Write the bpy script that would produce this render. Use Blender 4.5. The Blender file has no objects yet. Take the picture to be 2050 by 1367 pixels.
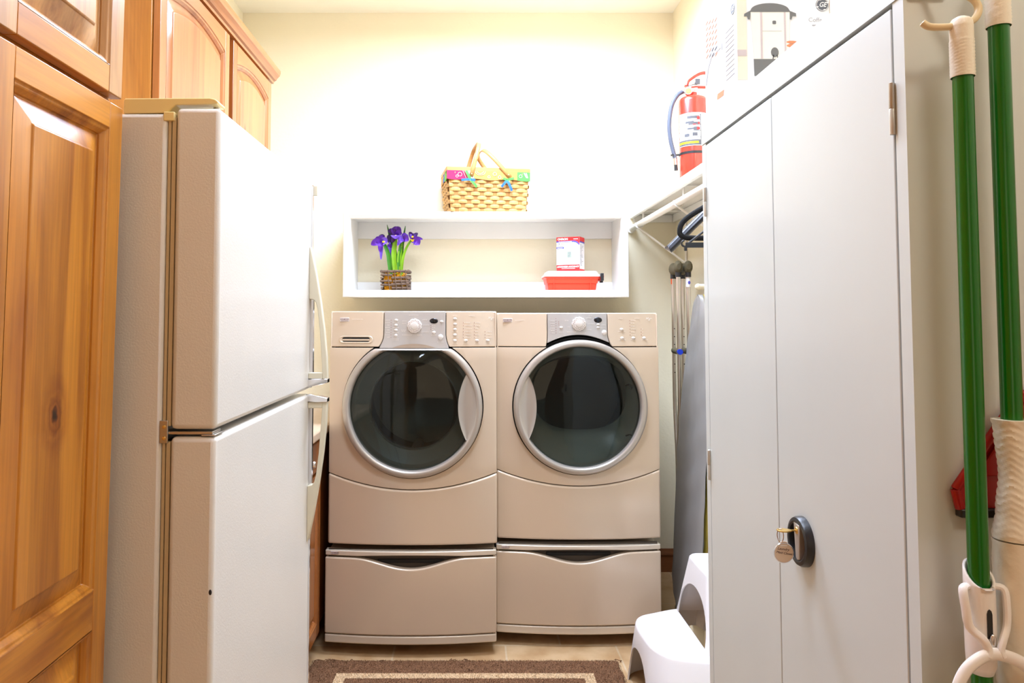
import bpy, bmesh, math, random
from mathutils import Vector, Matrix
random.seed(7)
PI = math.pi
SC = bpy.context.scene
COL = SC.collection
sin, cos = math.sin, math.cos

# ---------------------------------------------------------------- camera
cam_d = bpy.data.cameras.new('camera'); cam = bpy.data.objects.new('camera', cam_d); COL.objects.link(cam)
cam.location = (0, 0, 1.35)
cam.rotation_euler = (PI/2 + math.radians(2.748), 0, 0)
cam_d.sensor_width = 36.0; cam_d.lens = 36.0*1500/2050
cam_d.shift_x = 80/2050; cam_d.shift_y = -(683.5-565)/2050
cam_d.clip_start = 0.02
SC.camera = cam

# ---------------------------------------------------------------- light and exposure
SC.view_settings.view_transform = 'Standard'
SC.view_settings.look = 'None'
SC.view_settings.gamma = 1.0
SC.view_settings.use_curve_mapping = False
SC.view_settings.exposure = 0.8
w = bpy.data.worlds.new('world'); SC.world = w; w.use_nodes = True
w.node_tree.nodes['Background'].inputs[0].default_value = (1.0, 0.86, 0.7, 1)
w.node_tree.nodes['Background'].inputs[1].default_value = 0.15

def area(name, loc, rot, sx, sy, power, color, spread=180):
    d = bpy.data.lights.new(name, 'AREA'); d.shape = 'RECTANGLE'; d.size = sx; d.size_y = sy
    d.energy = power; d.color = color; d.spread = math.radians(spread)
    o = bpy.data.objects.new(name, d); COL.objects.link(o); o.location = loc; o.rotation_euler = rot
    return o
area('ceiling_lamp_light', (0.2, 2.95, 2.925), (0, 0, 0), 0.9, 0.7, 34, (0.71, 0.92, 1.34))
area('middle_fill_light', (0.0, 1.4, 2.925), (0, 0, 0), 0.5, 0.5, 13, (0.73, 0.92, 1.28))  # added fill light, brightens the fridge, steel cabinet and carton fronts
area('entry_lamp_light', (0.8, -0.3, 2.925), (0, 0, 0), 0.4, 0.4, 5.5, (1.0, 0.84, 0.64))
area('hallway_light', (-0.1, -1.9, 1.5), (PI/2, 0, 0), 1.0, 1.8, 3.0, (1.0, 0.74, 0.48))

# ---------------------------------------------------------------- helpers
OFF = {}
def off(o):
    return OFF.get(o.name, Vector((0, 0, 0))) if o else Vector((0, 0, 0))
def thing(name, label, cat, loc=(0, 0, 0), rot=(0, 0, 0), group=None, local=False):
    o = bpy.data.objects.new(name, None); COL.objects.link(o); o.empty_display_size = 0.05
    o.location = loc; o.rotation_euler = rot; o['label'] = label; o['category'] = cat
    if group: o['group'] = group
    OFF[o.name] = Vector((0, 0, 0)) if local else Vector(loc)
    return o

class MB:
    def __init__(s): s.v = []; s.f = []; s.m = []
    def add(s, vs, fs, m=0):
        n = len(s.v); s.v += [Vector(p) for p in vs]
        for f in fs: s.f.append([i+n for i in f]); s.m.append(m)
        return s
    def box(s, x0, x1, y0, y1, z0, z1, m=0):
        vs = [(x, y, z) for x in (x0, x1) for y in (y0, y1) for z in (z0, z1)]
        return s.add(vs, [(0,1,3,2),(4,6,7,5),(0,4,5,1),(2,3,7,6),(0,2,6,4),(1,5,7,3)], m)
    def prism(s, pts, axis, a0, a1, m=0):
        # pts 2D; axis 'x': (y,z)  'y': (x,z)  'z': (x,y)
        def P(p, a): return {'x': (a, p[0], p[1]), 'y': (p[0], a, p[1]), 'z': (p[0], p[1], a)}[axis]
        n = len(pts); vs = [P(p, a0) for p in pts] + [P(p, a1) for p in pts]
        fs = [list(range(n))[::-1], list(range(n, 2*n))] + [(i, (i+1) % n, n+(i+1) % n, n+i) for i in range(n)]
        return s.add(vs, fs, m)
    def lathe(s, c, prof, axis='z', n=32, m=0, cap=(False, False), fn=None, ms=None):
        # prof: (r, a) ; a along axis
        c = Vector(c); vs = []
        for r, a in prof:
            for k in range(n):
                t = 2*PI*k/n; u, v = r*cos(t), r*sin(t)
                p = {'z': (u, v, a), 'y': (u, a, v), 'x': (a, u, v)}[axis]
                p = c + Vector(p)
                if fn: p = fn(p, r, a)
                vs.append(p)
        for j in range(len(prof)-1):
            base = len(s.v)
        n0 = len(s.v); s.v += vs
        for j in range(len(prof)-1):
            for k in range(n):
                s.f.append([n0+j*n+k, n0+j*n+(k+1) % n, n0+(j+1)*n+(k+1) % n, n0+(j+1)*n+k]); s.m.append(ms[j] if ms else m)
        if cap[0]: s.f.append([n0+k for k in range(n)]); s.m.append(m)
        if cap[1]: s.f.append([n0+(len(prof)-1)*n+k for k in range(n)]); s.m.append(ms[-1] if ms else m)
        return s
    def tube(s, pts, r, n=10, closed=False, caps=True, m=0, flat=1.0, up=None):
        pts = [Vector(p) for p in pts]; N = len(pts); rs = r if isinstance(r, (list, tuple)) else [r]*N
        rings = []; prev = None
        for i in range(N):
            if closed: t = pts[(i+1) % N]-pts[i-1]
            else: t = pts[min(i+1, N-1)]-pts[max(i-1, 0)]
            t.normalize()
            if prev is None:
                a = Vector(up) if up else (Vector((0, 0, 1)) if abs(t.z) < .9 else Vector((1, 0, 0)))
            else: a = prev
            a = a-t*a.dot(t)
            if a.length < 1e-6: a = Vector((1, 0, 0)) if abs(t.x) < .9 else Vector((0, 1, 0)); a = a-t*a.dot(t)
            a.normalize(); b = t.cross(a); prev = a
            rings.append([pts[i]+(a*cos(2*PI*k/n)*rs[i]+b*sin(2*PI*k/n)*rs[i]*flat) for k in range(n)])
        n0 = len(s.v)
        for q in rings: s.v += q
        M_ = N if closed else N-1
        for i in range(M_):
            for k in range(n):
                j = (i+1) % N
                s.f.append([n0+i*n+k, n0+i*n+(k+1) % n, n0+j*n+(k+1) % n, n0+j*n+k]); s.m.append(m)
        if caps and not closed:
            s.f.append([n0+k for k in range(n)][::-1]); s.m.append(m)
            s.f.append([n0+(N-1)*n+k for k in range(n)]); s.m.append(m)
        return s
    def ball(s, c, rx, ry=None, rz=None, n=16, k=10, m=0, rot=None):
        ry = rx if ry is None else ry; rz = rx if rz is None else rz; c = Vector(c)
        n0 = len(s.v)
        for j in range(1, k):
            ph = PI*j/k
            for i in range(n):
                th = 2*PI*i/n; p = Vector((rx*sin(ph)*cos(th), ry*sin(ph)*sin(th), rz*cos(ph)))
                if rot: p = rot @ p
                s.v.append(c+p)
        pt, pb = Vector((0, 0, rz)), Vector((0, 0, -rz))
        if rot: pt = rot @ pt; pb = rot @ pb
        s.v.append(c+pt); s.v.append(c+pb); T = len(s.v)-2; B = T+1
        for j in range(k-2):
            for i in range(n):
                s.f.append([n0+j*n+i, n0+(j+1)*n+i, n0+(j+1)*n+(i+1) % n, n0+j*n+(i+1) % n]); s.m.append(m)
        for i in range(n):
            s.f.append([T, n0+i, n0+(i+1) % n]); s.m.append(m)
            s.f.append([B, n0+(k-2)*n+(i+1) % n, n0+(k-2)*n+i]); s.m.append(m)
        return s
    def sheet(s, P, nu, nv, thick=None, m=0, mf=None):
        # P(u,v)->Vector ; optional thickness offset vector function
        g = [[Vector(P(i/nu, j/nv)) for j in range(nv+1)] for i in range(nu+1)]
        W = nv+1; n0 = len(s.v)
        for row in g: s.v += row
        def q(i, j): return n0+i*W+j
        for i in range(nu):
            for j in range(nv):
                s.f.append([q(i, j), q(i+1, j), q(i+1, j+1), q(i, j+1)]); s.m.append(mf(i/nu, j/nv) if mf else m)
        if thick is not None:
            t = Vector(thick); n1 = len(s.v)
            for row in g: s.v += [p+t for p in row]
            def k(i, j): return n1+i*W+j
            for i in range(nu):
                for j in range(nv):
                    s.f.append([k(i, j), k(i, j+1), k(i+1, j+1), k(i+1, j)]); s.m.append(mf(i/nu, j/nv) if mf else m)
            for i in range(nu):
                s.f.append([q(i, 0), k(i, 0), k(i+1, 0), q(i+1, 0)]); s.m.append(m)
                s.f.append([q(i, nv), q(i+1, nv), k(i+1, nv), k(i, nv)]); s.m.append(m)
            for j in range(nv):
                s.f.append([q(0, j), q(0, j+1), k(0, j+1), k(0, j)]); s.m.append(m)
                s.f.append([q(nu, j), k(nu, j), k(nu, j+1), q(nu, j+1)]); s.m.append(m)
        return s
    def xform(s, M):
        s.v = [M @ p for p in s.v]; return s
    def mesh(s, name, mats, sharp=35, recalc=True):
        me = bpy.data.meshes.new(name)
        me.from_pydata([tuple(p) for p in s.v], [], s.f)
        if recalc:
            bm = bmesh.new(); bm.from_mesh(me); bmesh.ops.recalc_face_normals(bm, faces=bm.faces); bm.to_mesh(me); bm.free()
        for mt in (mats if isinstance(mats, (list, tuple)) else [mats]): me.materials.append(mt)
        me.polygons.foreach_set('material_index', s.m)
        if sharp is not None:
            me.polygons.foreach_set('use_smooth', [True]*len(me.polygons)); me.set_sharp_from_angle(angle=math.radians(sharp))
        me.update(); return me
    def build(s, name, mats, parent=None, bevel=0, seg=2, sharp=35, label=None, recalc=True, origin=None):
        o_ = off(parent)
        if parent is not None: s.v = [p-o_ for p in s.v]
        elif origin is not None: s.v = [p-Vector(origin) for p in s.v]
        me = s.mesh(name, mats, sharp, recalc)
        o = bpy.data.objects.new(name, me); COL.objects.link(o)
        if parent is not None: o.parent = parent; OFF[o.name] = o_
        elif origin is not None: o.location = origin
        if bevel:
            b = o.modifiers.new('bevel', 'BEVEL'); b.width = bevel; b.segments = seg; b.limit_method = 'ANGLE'; b.angle_limit = math.radians(40)
            b.use_clamp_overlap = True; b.harden_normals = False
        if label: o['label'] = label
        return o
def tag(o, label, cat, group=None):
    o['label'] = label; o['category'] = cat
    if group: o['group'] = group
    return o
def struct(o): o['kind'] = 'structure'; return o

def text_geo(body, size, M, depth=0.0004, shear=0.0, bold=0.0, align='CENTER', sx=1.0):
    """lettering as mesh data (verts, faces) transformed by M; text lies in XY, faces +Z"""
    c = bpy.data.curves.new('t', 'FONT'); c.body = body; c.size = size; c.extrude = depth; c.align_x = align; c.align_y = 'CENTER'
    c.shear = shear; c.offset = bold; c.resolution_u = 3
    o = bpy.data.objects.new('t', c); COL.objects.link(o)
    dg = bpy.context.evaluated_depsgraph_get(); me = bpy.data.meshes.new_from_object(o.evaluated_get(dg))
    vs = [M @ Vector((v.co.x*sx, v.co.y, v.co.z)) for v in me.vertices]; fs = [list(p.vertices) for p in me.polygons]
    bpy.data.objects.remove(o); bpy.data.curves.remove(c); bpy.data.meshes.remove(me)
    return vs, fs
def face_minus_y(x, y, z):      # text plane facing -Y (towards the camera)
    return Matrix.Translation((x, y, z)) @ Matrix.Rotation(PI/2, 4, 'X')
def face_minus_x(x, y, z):      # text plane facing -X, reading towards -Y
    return Matrix.Translation((x, y, z)) @ Matrix.Rotation(-PI/2, 4, 'Z') @ Matrix.Rotation(PI/2, 4, 'X')
def decal(pts, M, t=0.0005):
    """flat outline with a hair of thickness; pts 2D"""
    n = len(pts); vs = [M @ Vector((p[0], p[1], 0)) for p in pts]+[M @ Vector((p[0], p[1], t)) for p in pts]
    return vs, [list(range(n))[::-1], list(range(n, 2*n))]+[(i, (i+1) % n, n+(i+1) % n, n+i) for i in range(n)]
def rect(x0, x1, y0, y1): return [(x0, y0), (x1, y0), (x1, y1), (x0, y1)]
def oval(cx, cy, rx, ry, n=28): return [(cx+rx*cos(2*PI*k/n), cy+ry*sin(2*PI*k/n)) for k in range(n)]
def rrect(x0, x1, y0, y1, r, n=5):
    out = []
    for cx, cy, a0 in ((x1-r, y0+r, -PI/2), (x1-r, y1-r, 0), (x0+r, y1-r, PI/2), (x0+r, y0+r, PI)):
        for k in range(n+1): a = a0+PI/2*k/n; out.append((cx+r*cos(a), cy+r*sin(a)))
    return out
def smooth(pts, n=6, closed=False):
    pts = [Vector(p) for p in pts]; N = len(pts); out = []
    for i in range(N if closed else N-1):
        if closed: p0, p1, p2, p3 = pts[i-1], pts[i], pts[(i+1) % N], pts[(i+2) % N]
        else: p0, p1, p2, p3 = pts[max(i-1, 0)], pts[i], pts[i+1], pts[min(i+2, N-1)]
        for k in range(n):
            t = k/n; out.append(.5*((2*p1)+(-p0+p2)*t+(2*p0-5*p1+4*p2-p3)*t*t+(-p0+3*p1-3*p2+p3)*t**3))
    if not closed: out.append(pts[-1])
    return out

# ---------------------------------------------------------------- materials
def srgb(r, g, b):
    f = lambda c: ((c/255)/12.92 if c/255 <= .04045 else ((c/255+.055)/1.055)**2.4)
    return (f(r), f(g), f(b), 1)
def mat(name, col, rough=.5, metal=0, coat=0, bump=0, bscale=200, spec=.5, sss=0, vary=0, vscale=6, aniso=None):
    m = bpy.data.materials.new(name); m.use_nodes = True; nt = m.node_tree; b = nt.nodes['Principled BSDF']
    if len(col) == 3: col = (*col, 1)
    b.inputs['Base Color'].default_value = col; b.inputs['Roughness'].default_value = rough; b.inputs['Metallic'].default_value = metal
    b.inputs['Coat Weight'].default_value = coat; b.inputs['Coat Roughness'].default_value = .12; b.inputs['Specular IOR Level'].default_value = spec
    if sss:
        b.inputs['Subsurface Weight'].default_value = sss; b.inputs['Subsurface Radius'].default_value = (.01, .01, .01)
    tc = nt.nodes.new('ShaderNodeTexCoord')
    n = nt.nodes.new('ShaderNodeTexNoise'); n.inputs['Scale'].default_value = bscale; n.inputs['Detail'].default_value = 3
    nt.links.new(tc.outputs['Object'], n.inputs['Vector'])
    if bump:
        bp = nt.nodes.new('ShaderNodeBump'); bp.inputs['Strength'].default_value = bump; bp.inputs['Distance'].default_value = .002
        nt.links.new(n.outputs['Fac'], bp.inputs['Height']); nt.links.new(bp.outputs['Normal'], b.inputs['Normal'])
    n2 = nt.nodes.new('ShaderNodeTexNoise'); n2.inputs['Scale'].default_value = vscale; n2.inputs['Detail'].default_value = 4
    nt.links.new(tc.outputs['Object'], n2.inputs['Vector'])
    mx = nt.nodes.new('ShaderNodeMix'); mx.data_type = 'RGBA'
    v = vary if vary else .03
    mx.inputs['A'].default_value = (col[0]*(1-v), col[1]*(1-v), col[2]*(1-v), 1); mx.inputs['B'].default_value = (min(1, col[0]*(1+v)), min(1, col[1]*(1+v)), min(1, col[2]*(1+v)), 1)
    nt.links.new(n2.outputs['Fac'], mx.inputs['Factor']); nt.links.new(mx.outputs['Result'], b.inputs['Base Color'])
    return m
def wood(name, light, dark, axis='z', knots=(), rough=.32, coat=.35, stave=(0, 13, 0), gs=1.0, contrast=1.0):
    m = bpy.data.materials.new(name); m.use_nodes = True; nt = m.node_tree; L = nt.links.new; N = nt.nodes.new
    b = nt.nodes['Principled BSDF']; b.inputs['Roughness'].default_value = rough; b.inputs['Coat Weight'].default_value = coat; b.inputs['Coat Roughness'].default_value = .18
    tc = N('ShaderNodeTexCoord')
    def mapped(a, c):
        mp = N('ShaderNodeMapping'); s = [c*gs]*3; s['xyz'.index(axis)] = a*gs; mp.inputs['Scale'].default_value = s
        L(tc.outputs['Object'], mp.inputs['Vector']); return mp
    n1 = N('ShaderNodeTexNoise'); n1.inputs['Scale'].default_value = 1; n1.inputs['Detail'].default_value = 5; n1.inputs['Distortion'].default_value = 1.1
    L(mapped(1.3, 11).outputs[0], n1.inputs['Vector'])
    n2 = N('ShaderNodeTexNoise'); n2.inputs['Scale'].default_value = 1; n2.inputs['Detail'].default_value = 3
    L(mapped(5, 190).outputs[0], n2.inputs['Vector'])
    r1 = N('ShaderNodeValToRGB'); r1.color_ramp.elements[0].position = .28; r1.color_ramp.elements[1].position = .74
    mid = [(light[i]*.62+dark[i]*.38) for i in range(3)]+[1]
    r1.color_ramp.elements[0].color = tuple(dark); r1.color_ramp.elements[1].color = tuple(light)
    e = r1.color_ramp.elements.new(.47); e.color = mid
    L(n1.outputs['Fac'], r1.inputs['Fac'])
    # glued staves: each board a slightly different tone
    sp = N('ShaderNodeSeparateXYZ'); L(tc.outputs['Object'], sp.inputs[0])
    mp = N('ShaderNodeMapping'); mp.inputs['Scale'].default_value = stave; L(tc.outputs['Object'], mp.inputs['Vector'])
    fl = N('ShaderNodeVectorMath'); fl.operation = 'FLOOR'; L(mp.outputs[0], fl.inputs[0])
    wn = N('ShaderNodeTexWhiteNoise'); L(fl.outputs[0], wn.inputs['Vector'])
    mr = N('ShaderNodeMapRange'); mr.inputs['To Min'].default_value = .80; mr.inputs['To Max'].default_value = 1.12; L(wn.outputs['Value'], mr.inputs['Value'])
    mr2 = N('ShaderNodeMapRange'); mr2.inputs['From Min'].default_value = .3; mr2.inputs['From Max'].default_value = .7; mr2.inputs['To Min'].default_value = .84; mr2.inputs['To Max'].default_value = 1.06; L(n2.outputs['Fac'], mr2.inputs['Value'])
    ml = N('ShaderNodeMath'); ml.operation = 'MULTIPLY'; L(mr.outputs[0], ml.inputs[0]); L(mr2.outputs[0], ml.inputs[1])
    sc = N('ShaderNodeVectorMath'); sc.operation = 'SCALE'; L(r1.outputs['Color'], sc.inputs[0]); L(ml.outputs[0], sc.inputs['Scale'])
    cur = sc.outputs[0]
    for (kx, ky, kz, kr) in knots:
        sb = N('ShaderNodeVectorMath'); sb.operation = 'SUBTRACT'; sb.inputs[1].default_value = (kx, ky, kz); L(tc.outputs['Object'], sb.inputs[0])
        m2 = N('ShaderNodeVectorMath'); m2.operation = 'MULTIPLY'; s = [1/kr]*3; s['xyz'.index(axis)] = .62/kr; m2.inputs[1].default_value = s; L(sb.outputs[0], m2.inputs[0])
        nn = N('ShaderNodeTexNoise'); nn.inputs['Scale'].default_value = 70; L(tc.outputs['Object'], nn.inputs['Vector'])
        ln = N('ShaderNodeVectorMath'); ln.operation = 'LENGTH'; L(m2.outputs[0], ln.inputs[0])
        ad = N('ShaderNodeMath'); ad.operation = 'MULTIPLY_ADD'; ad.inputs[1].default_value = 1.4; L(nn.outputs['Fac'], ad.inputs[0]); L(ln.outputs['Value'], ad.inputs[2])
        rp = N('ShaderNodeValToRGB'); el = rp.color_ramp.elements; el[0].position = .14; el[0].color = (.03, .015, .006, 1); el[1].position = .75; el[1].color = (1, 1, 1, 1)
        q = el.new(.2); q.color = (.30, .16, .08, 1); q = el.new(.26); q.color = (.82, .7, .6, 1); q = el.new(.33); q.color = (.6, .45, .33, 1); q = el.new(.42); q.color = (.95, .9, .85, 1); q = el.new(.5); q.color = (.8, .7, .6, 1)
        dv = N('ShaderNodeMath'); dv.operation = 'DIVIDE'; dv.inputs[1].default_value = 6.5; L(ad.outputs[0], dv.inputs[0]); L(dv.outputs[0], rp.inputs['Fac'])
        mu = N('ShaderNodeVectorMath'); mu.operation = 'MULTIPLY'; L(cur, mu.inputs[0]); L(rp.outputs['Color'], mu.inputs[1]); cur = mu.outputs[0]
    L(cur, b.inputs['Base Color'])
    bp = N('ShaderNodeBump'); bp.inputs['Strength'].default_value = .08; bp.inputs['Distance'].default_value = .001; L(n2.outputs['Fac'], bp.inputs['Height']); L(bp.outputs['Normal'], b.inputs['Normal'])
    return m
WL, WD = srgb(222, 148, 48), srgb(152, 80, 14)
M = {}
M['wood_v'] = wood('pantry_wood_vertical', WL, WD, 'z', knots=[(0, -.176, -.515, .0105), (0, -.255, -.03, .005)])
M['wood_v2'] = wood('pantry_wood_upper', srgb(216, 158, 92), srgb(146, 88, 38), 'z', knots=[(0, -.205, .082, .007)])
M['wood_h'] = wood('pantry_wood_rail', WL, WD, 'y', stave=(0, 0, 3))
M['wood_up_v'] = wood('wall_cabinet_wood_vertical', srgb(190, 122, 64), srgb(154, 88, 38), 'z', knots=[(.02, .79, .315, .004), (.02, .2, .25, .0025)])
M['wood_up_h'] = wood('wall_cabinet_wood_rail', srgb(186, 116, 58), srgb(148, 82, 34), 'y', stave=(0, 0, 3))
M['wood_side'] = wood('cabinet_side_wood', srgb(216, 146, 62), srgb(172, 104, 36), 'z', stave=(6, 0, 0))
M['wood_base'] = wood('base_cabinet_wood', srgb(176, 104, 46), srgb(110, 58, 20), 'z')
M['wood_trim'] = wood('baseboard_wood', srgb(140, 82, 38), srgb(86, 46, 18), 'x', stave=(0, 0, 0))
M['wood_trimz'] = wood('door_trim_wood', srgb(150, 88, 42), srgb(96, 52, 22), 'z', stave=(0, 0, 0))
M['basket'] = wood('basket_splint', srgb(222, 176, 106), srgb(186, 134, 70), 'x', stave=(9, 0, 40), rough=.6, coat=0)
M['stake'] = wood('basket_stake', srgb(196, 142, 72), srgb(160, 104, 48), 'z', stave=(9, 0, 0), rough=.7, coat=0)
M['basket_rim'] = wood('basket_rim_wood', srgb(214, 164, 98), srgb(190, 136, 74), 'x', stave=(0, 0, 0), rough=.5, coat=.1)
M['wall'] = mat('wall_paint', srgb(240, 230, 202), .85, bump=.55, bscale=70)
M['wall_far'] = M['wall']
M['ceiling'] = mat('ceiling_paint', srgb(244, 238, 220), .9, bump=.3, bscale=70)
M['white_trim'] = mat('white_painted_wood', srgb(238, 236, 230), .4, bump=.03, bscale=60)
M['melamine'] = mat('white_melamine', srgb(236, 232, 222), .45)
M['fridge'] = mat('fridge_white', srgb(222, 218, 211), .36, bump=.16, bscale=300, coat=.15)
M['fridge_trim'] = mat('fridge_trim_ivory', srgb(214, 206, 182), .35)
M['fridge_hinge'] = mat('hinge_cover_ivory', srgb(236, 214, 150), .4)
M['chrome'] = mat('chrome', (.8, .8, .82, 1), .12, 1)
M['brushed'] = mat('brushed_steel', (.55, .54, .52, 1), .3, 1)
M['alu'] = mat('aluminium_tube', (.72, .70, .67, 1), .28, 1)
M['gasket'] = mat('grey_rubber_gasket', srgb(196, 176, 140), .6)
M['black'] = mat('black_gap', (.006, .006, .006, 1), .7)
M['blackplastic'] = mat('black_plastic', (.018, .018, .02, 1), .35, bump=.15, bscale=500)
M['blackgloss'] = mat('black_gloss', (.01, .01, .012, 1), .12)
M['steelcab'] = mat('grey_enamel_steel', srgb(214, 220, 218), .34, coat=.2, bump=.012, bscale=25)
M['hingemetal'] = mat('dull_hinge_metal', srgb(196, 192, 180), .35, .5)
M['cream'] = mat('cream_plastic', srgb(240, 232, 214), .4, bump=.3, bscale=120)
M['creamhook'] = mat('cream_hook_plastic', srgb(226, 206, 164), .4)
M['whiteplastic'] = mat('white_plastic', srgb(244, 240, 238), .3, sss=.05)
M['champ'] = mat('champagne_enamel', srgb(214, 194, 170), .26, .15, coat=.3)
M['champ_lo'] = M['champ']
M['silver'] = mat('satin_silver_plastic', srgb(190, 184, 178), .32, .35)
M['silver_ring'] = mat('satin_silver_ring', srgb(186, 178, 168), .3, .45, coat=.1)
M['pedtrim'] = mat('champagne_trim', srgb(222, 208, 188), .3, .2)
M['button'] = mat('pearl_button', srgb(226, 218, 210), .25, .1, coat=.3)
M['label_white'] = mat('white_print', srgb(246, 244, 240), .5)
M['panel_ink'] = mat('panel_ink', srgb(236, 228, 220), .5)
M['taupe'] = mat('taupe_inset', srgb(168, 148, 128), .35)
M['badge'] = mat('badge_silver', srgb(226, 218, 214), .25, .3)
M['badge_dark'] = mat('badge_dark', srgb(110, 72, 72), .4)
M['redled'] = mat('red_indicator', srgb(150, 70, 70), .4)
M['drumsteel'] = mat('drum_steel', (.30, .31, .30, 1), .35, .7)
M['drumdark'] = mat('dryer_drum_enamel', (.05, .065, .06, 1), .28, .2)
M['bellows'] = mat('door_bellows_rubber', (.20, .21, .20, 1), .4)
M['red'] = mat('red_enamel', srgb(226, 52, 36), .25, coat=.5)
M['redplastic'] = mat('red_plastic', srgb(238, 72, 46), .38)
M['darkred'] = mat('dark_red_plastic', srgb(170, 22, 22), .35)
M['hose'] = mat('blue_grey_hose', srgb(86, 92, 108), .5, bump=.2, bscale=150)
M['labelgrey'] = mat('label_grey', srgb(226, 226, 228), .5)
M['print_dark'] = mat('dark_print', srgb(84, 84, 88), .6)
M['print_mid'] = mat('grey_print', srgb(176, 176, 180), .6)
M['print_side'] = mat('side_print', srgb(176, 176, 180), .6)
M['print_yellow'] = mat('yellow_print', srgb(240, 230, 20), .5)
M['print_red'] = mat('red_print', srgb(224, 44, 44), .45)
M['print_blue'] = mat('blue_print', srgb(84, 84, 184), .45)
M['print_orange'] = mat('orange_print', srgb(236, 140, 96), .6)
M['print_beige'] = mat('beige_print', srgb(238, 228, 206), .6)
M['print_lilac'] = mat('lilac_print', srgb(206, 192, 190), .6)
M['lcd'] = mat('grey_screen_print', srgb(150, 162, 148), .5)
M['urnink'] = mat('charcoal_print', srgb(116, 116, 114), .6)
M['carton'] = mat('white_carton', srgb(240, 240, 240), .5)
M['green'] = mat('green_metallic_pole', srgb(0, 104, 10), .28, .1, coat=.35, vary=.01)
M['foam'] = mat('olive_foam_pad', srgb(84, 76, 52), .8, bump=.3, bscale=300)
M['blueclip'] = mat('blue_clip', srgb(28, 60, 190), .4)
M['orangetag'] = mat('orange_sticker', srgb(232, 90, 30), .5)
M['boardcloth'] = mat('silver_ironing_cover', srgb(164, 163, 160), .42, .3, bump=1, bscale=11, vary=.12, vscale=5)
M['yellowpad'] = mat('yellow_pad', srgb(222, 196, 84), .8)
M['creammetal'] = mat('cream_metal', srgb(232, 222, 190), .4)
M['petal'] = mat('iris_purple', srgb(84, 20, 150), .6, vary=.35, vscale=60, sss=.1)
M['petal2'] = mat('iris_lilac', srgb(108, 70, 196), .6, vary=.3, vscale=60, sss=.1)
M['petal3'] = mat('iris_dark', srgb(56, 14, 96), .6, vary=.3, vscale=60)
M['iris_yellow'] = mat('iris_yellow', srgb(244, 200, 20), .6)
M['leaf'] = mat('leaf_green', srgb(48, 116, 14), .45, vary=.4, vscale=30)
M['leaf2'] = mat('leaf_light_green', srgb(112, 158, 12), .45, vary=.3, vscale=30)
M['twig'] = mat('twig_bark', srgb(108, 88, 72), .9, bump=.8, bscale=120, vary=.4, vscale=60)
M['twigend'] = mat('twig_cut_end', srgb(168, 140, 112), .9)
M['moss'] = mat('ochre_moss', srgb(214, 150, 20), .95, bump=1, bscale=120, vary=.4, vscale=60)
M['clothgreen'] = mat('green_bandana', srgb(84, 184, 74), .8)
M['clothpink'] = mat('pink_bandana', srgb(206, 30, 84), .8)
M['clothorange'] = mat('orange_bandana', srgb(214, 150, 76), .8)
M['clothblue'] = mat('blue_bandana', srgb(48, 110, 186), .8)
M['clothwhite'] = mat('white_bandana_print', srgb(250, 244, 236), .8)
M['counter'] = mat('beige_laminate', srgb(206, 180, 152), .3, vary=.15, vscale=60)
M['brass'] = mat('brass_key', srgb(226, 190, 110), .28, .85)
M['slate'] = mat('slate_blue_plastic', srgb(36, 40, 52), .3)
M['lampglow'] = None

def m_rug():
    m = bpy.data.materials.new('patterned_rug'); m.use_nodes = True; nt = m.node_tree; N = nt.nodes.new; L = nt.links.new
    b = nt.nodes['Principled BSDF']; b.inputs['Roughness'].default_value = .95; b.inputs['Specular IOR Level'].default_value = .1
    tc = N('ShaderNodeTexCoord'); sp = N('ShaderNodeSeparateXYZ'); L(tc.outputs['Object'], sp.inputs[0])
    def mth(op, a, bb=None):
        n = N('ShaderNodeMath'); n.operation = op
        for i, q in enumerate((a, bb)):
            if q is None: continue
            if isinstance(q, (int, float)): n.inputs[i].default_value = q
            else: L(q, n.inputs[i])
        return n.outputs[0]
    dx = mth('SUBTRACT', .598, mth('ABSOLUTE', sp.outputs[0])); dy = mth('SUBTRACT', .45, mth('ABSOLUTE', sp.outputs[1]))
    d = mth('MINIMUM', dx, dy)
    n = N('ShaderNodeTexNoise'); n.inputs['Scale'].default_value = 160; L(tc.outputs['Object'], n.inputs['Vector'])
    d = mth('ADD', d, mth('MULTIPLY', mth('SUBTRACT', n.outputs['Fac'], .5), .008))
    r = N('ShaderNodeValToRGB'); r.color_ramp.interpolation = 'CONSTANT'; el = r.color_ramp.elements
    br, tn = srgb(128, 92, 66), srgb(214, 182, 142)
    el[0].position = 0; el[0].color = br; el[1].position = .112/.6; el[1].color = tn
    for p, c in ((.152/.6, br), (.245/.6, tn), (.275/.6, br)):
        e = el.new(p); e.color = c
    L(mth('DIVIDE', d, .6), r.inputs['Fac'])
    n2 = N('ShaderNodeTexNoise'); n2.inputs['Scale'].default_value = 230; n2.inputs['Detail'].default_value = 2; L(tc.outputs['Object'], n2.inputs['Vector'])
    mr = N('ShaderNodeMapRange'); mr.inputs['From Min'].default_value = .3; mr.inputs['From Max'].default_value = .7; mr.inputs['To Min'].default_value = .6; mr.inputs['To Max'].default_value = 1.25; L(n2.outputs['Fac'], mr.inputs['Value'])
    sc = N('ShaderNodeVectorMath'); sc.operation = 'SCALE'; L(r.outputs['Color'], sc.inputs[0]); L(mr.outputs[0], sc.inputs['Scale']); L(sc.outputs[0], b.inputs['Base Color'])
    bp = N('ShaderNodeBump'); bp.inputs['Strength'].default_value = .8; bp.inputs['Distance'].default_value = .004; L(n2.outputs['Fac'], bp.inputs['Height']); L(bp.outputs['Normal'], b.inputs['Normal'])
    return m
M['rug'] = m_rug()
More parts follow.
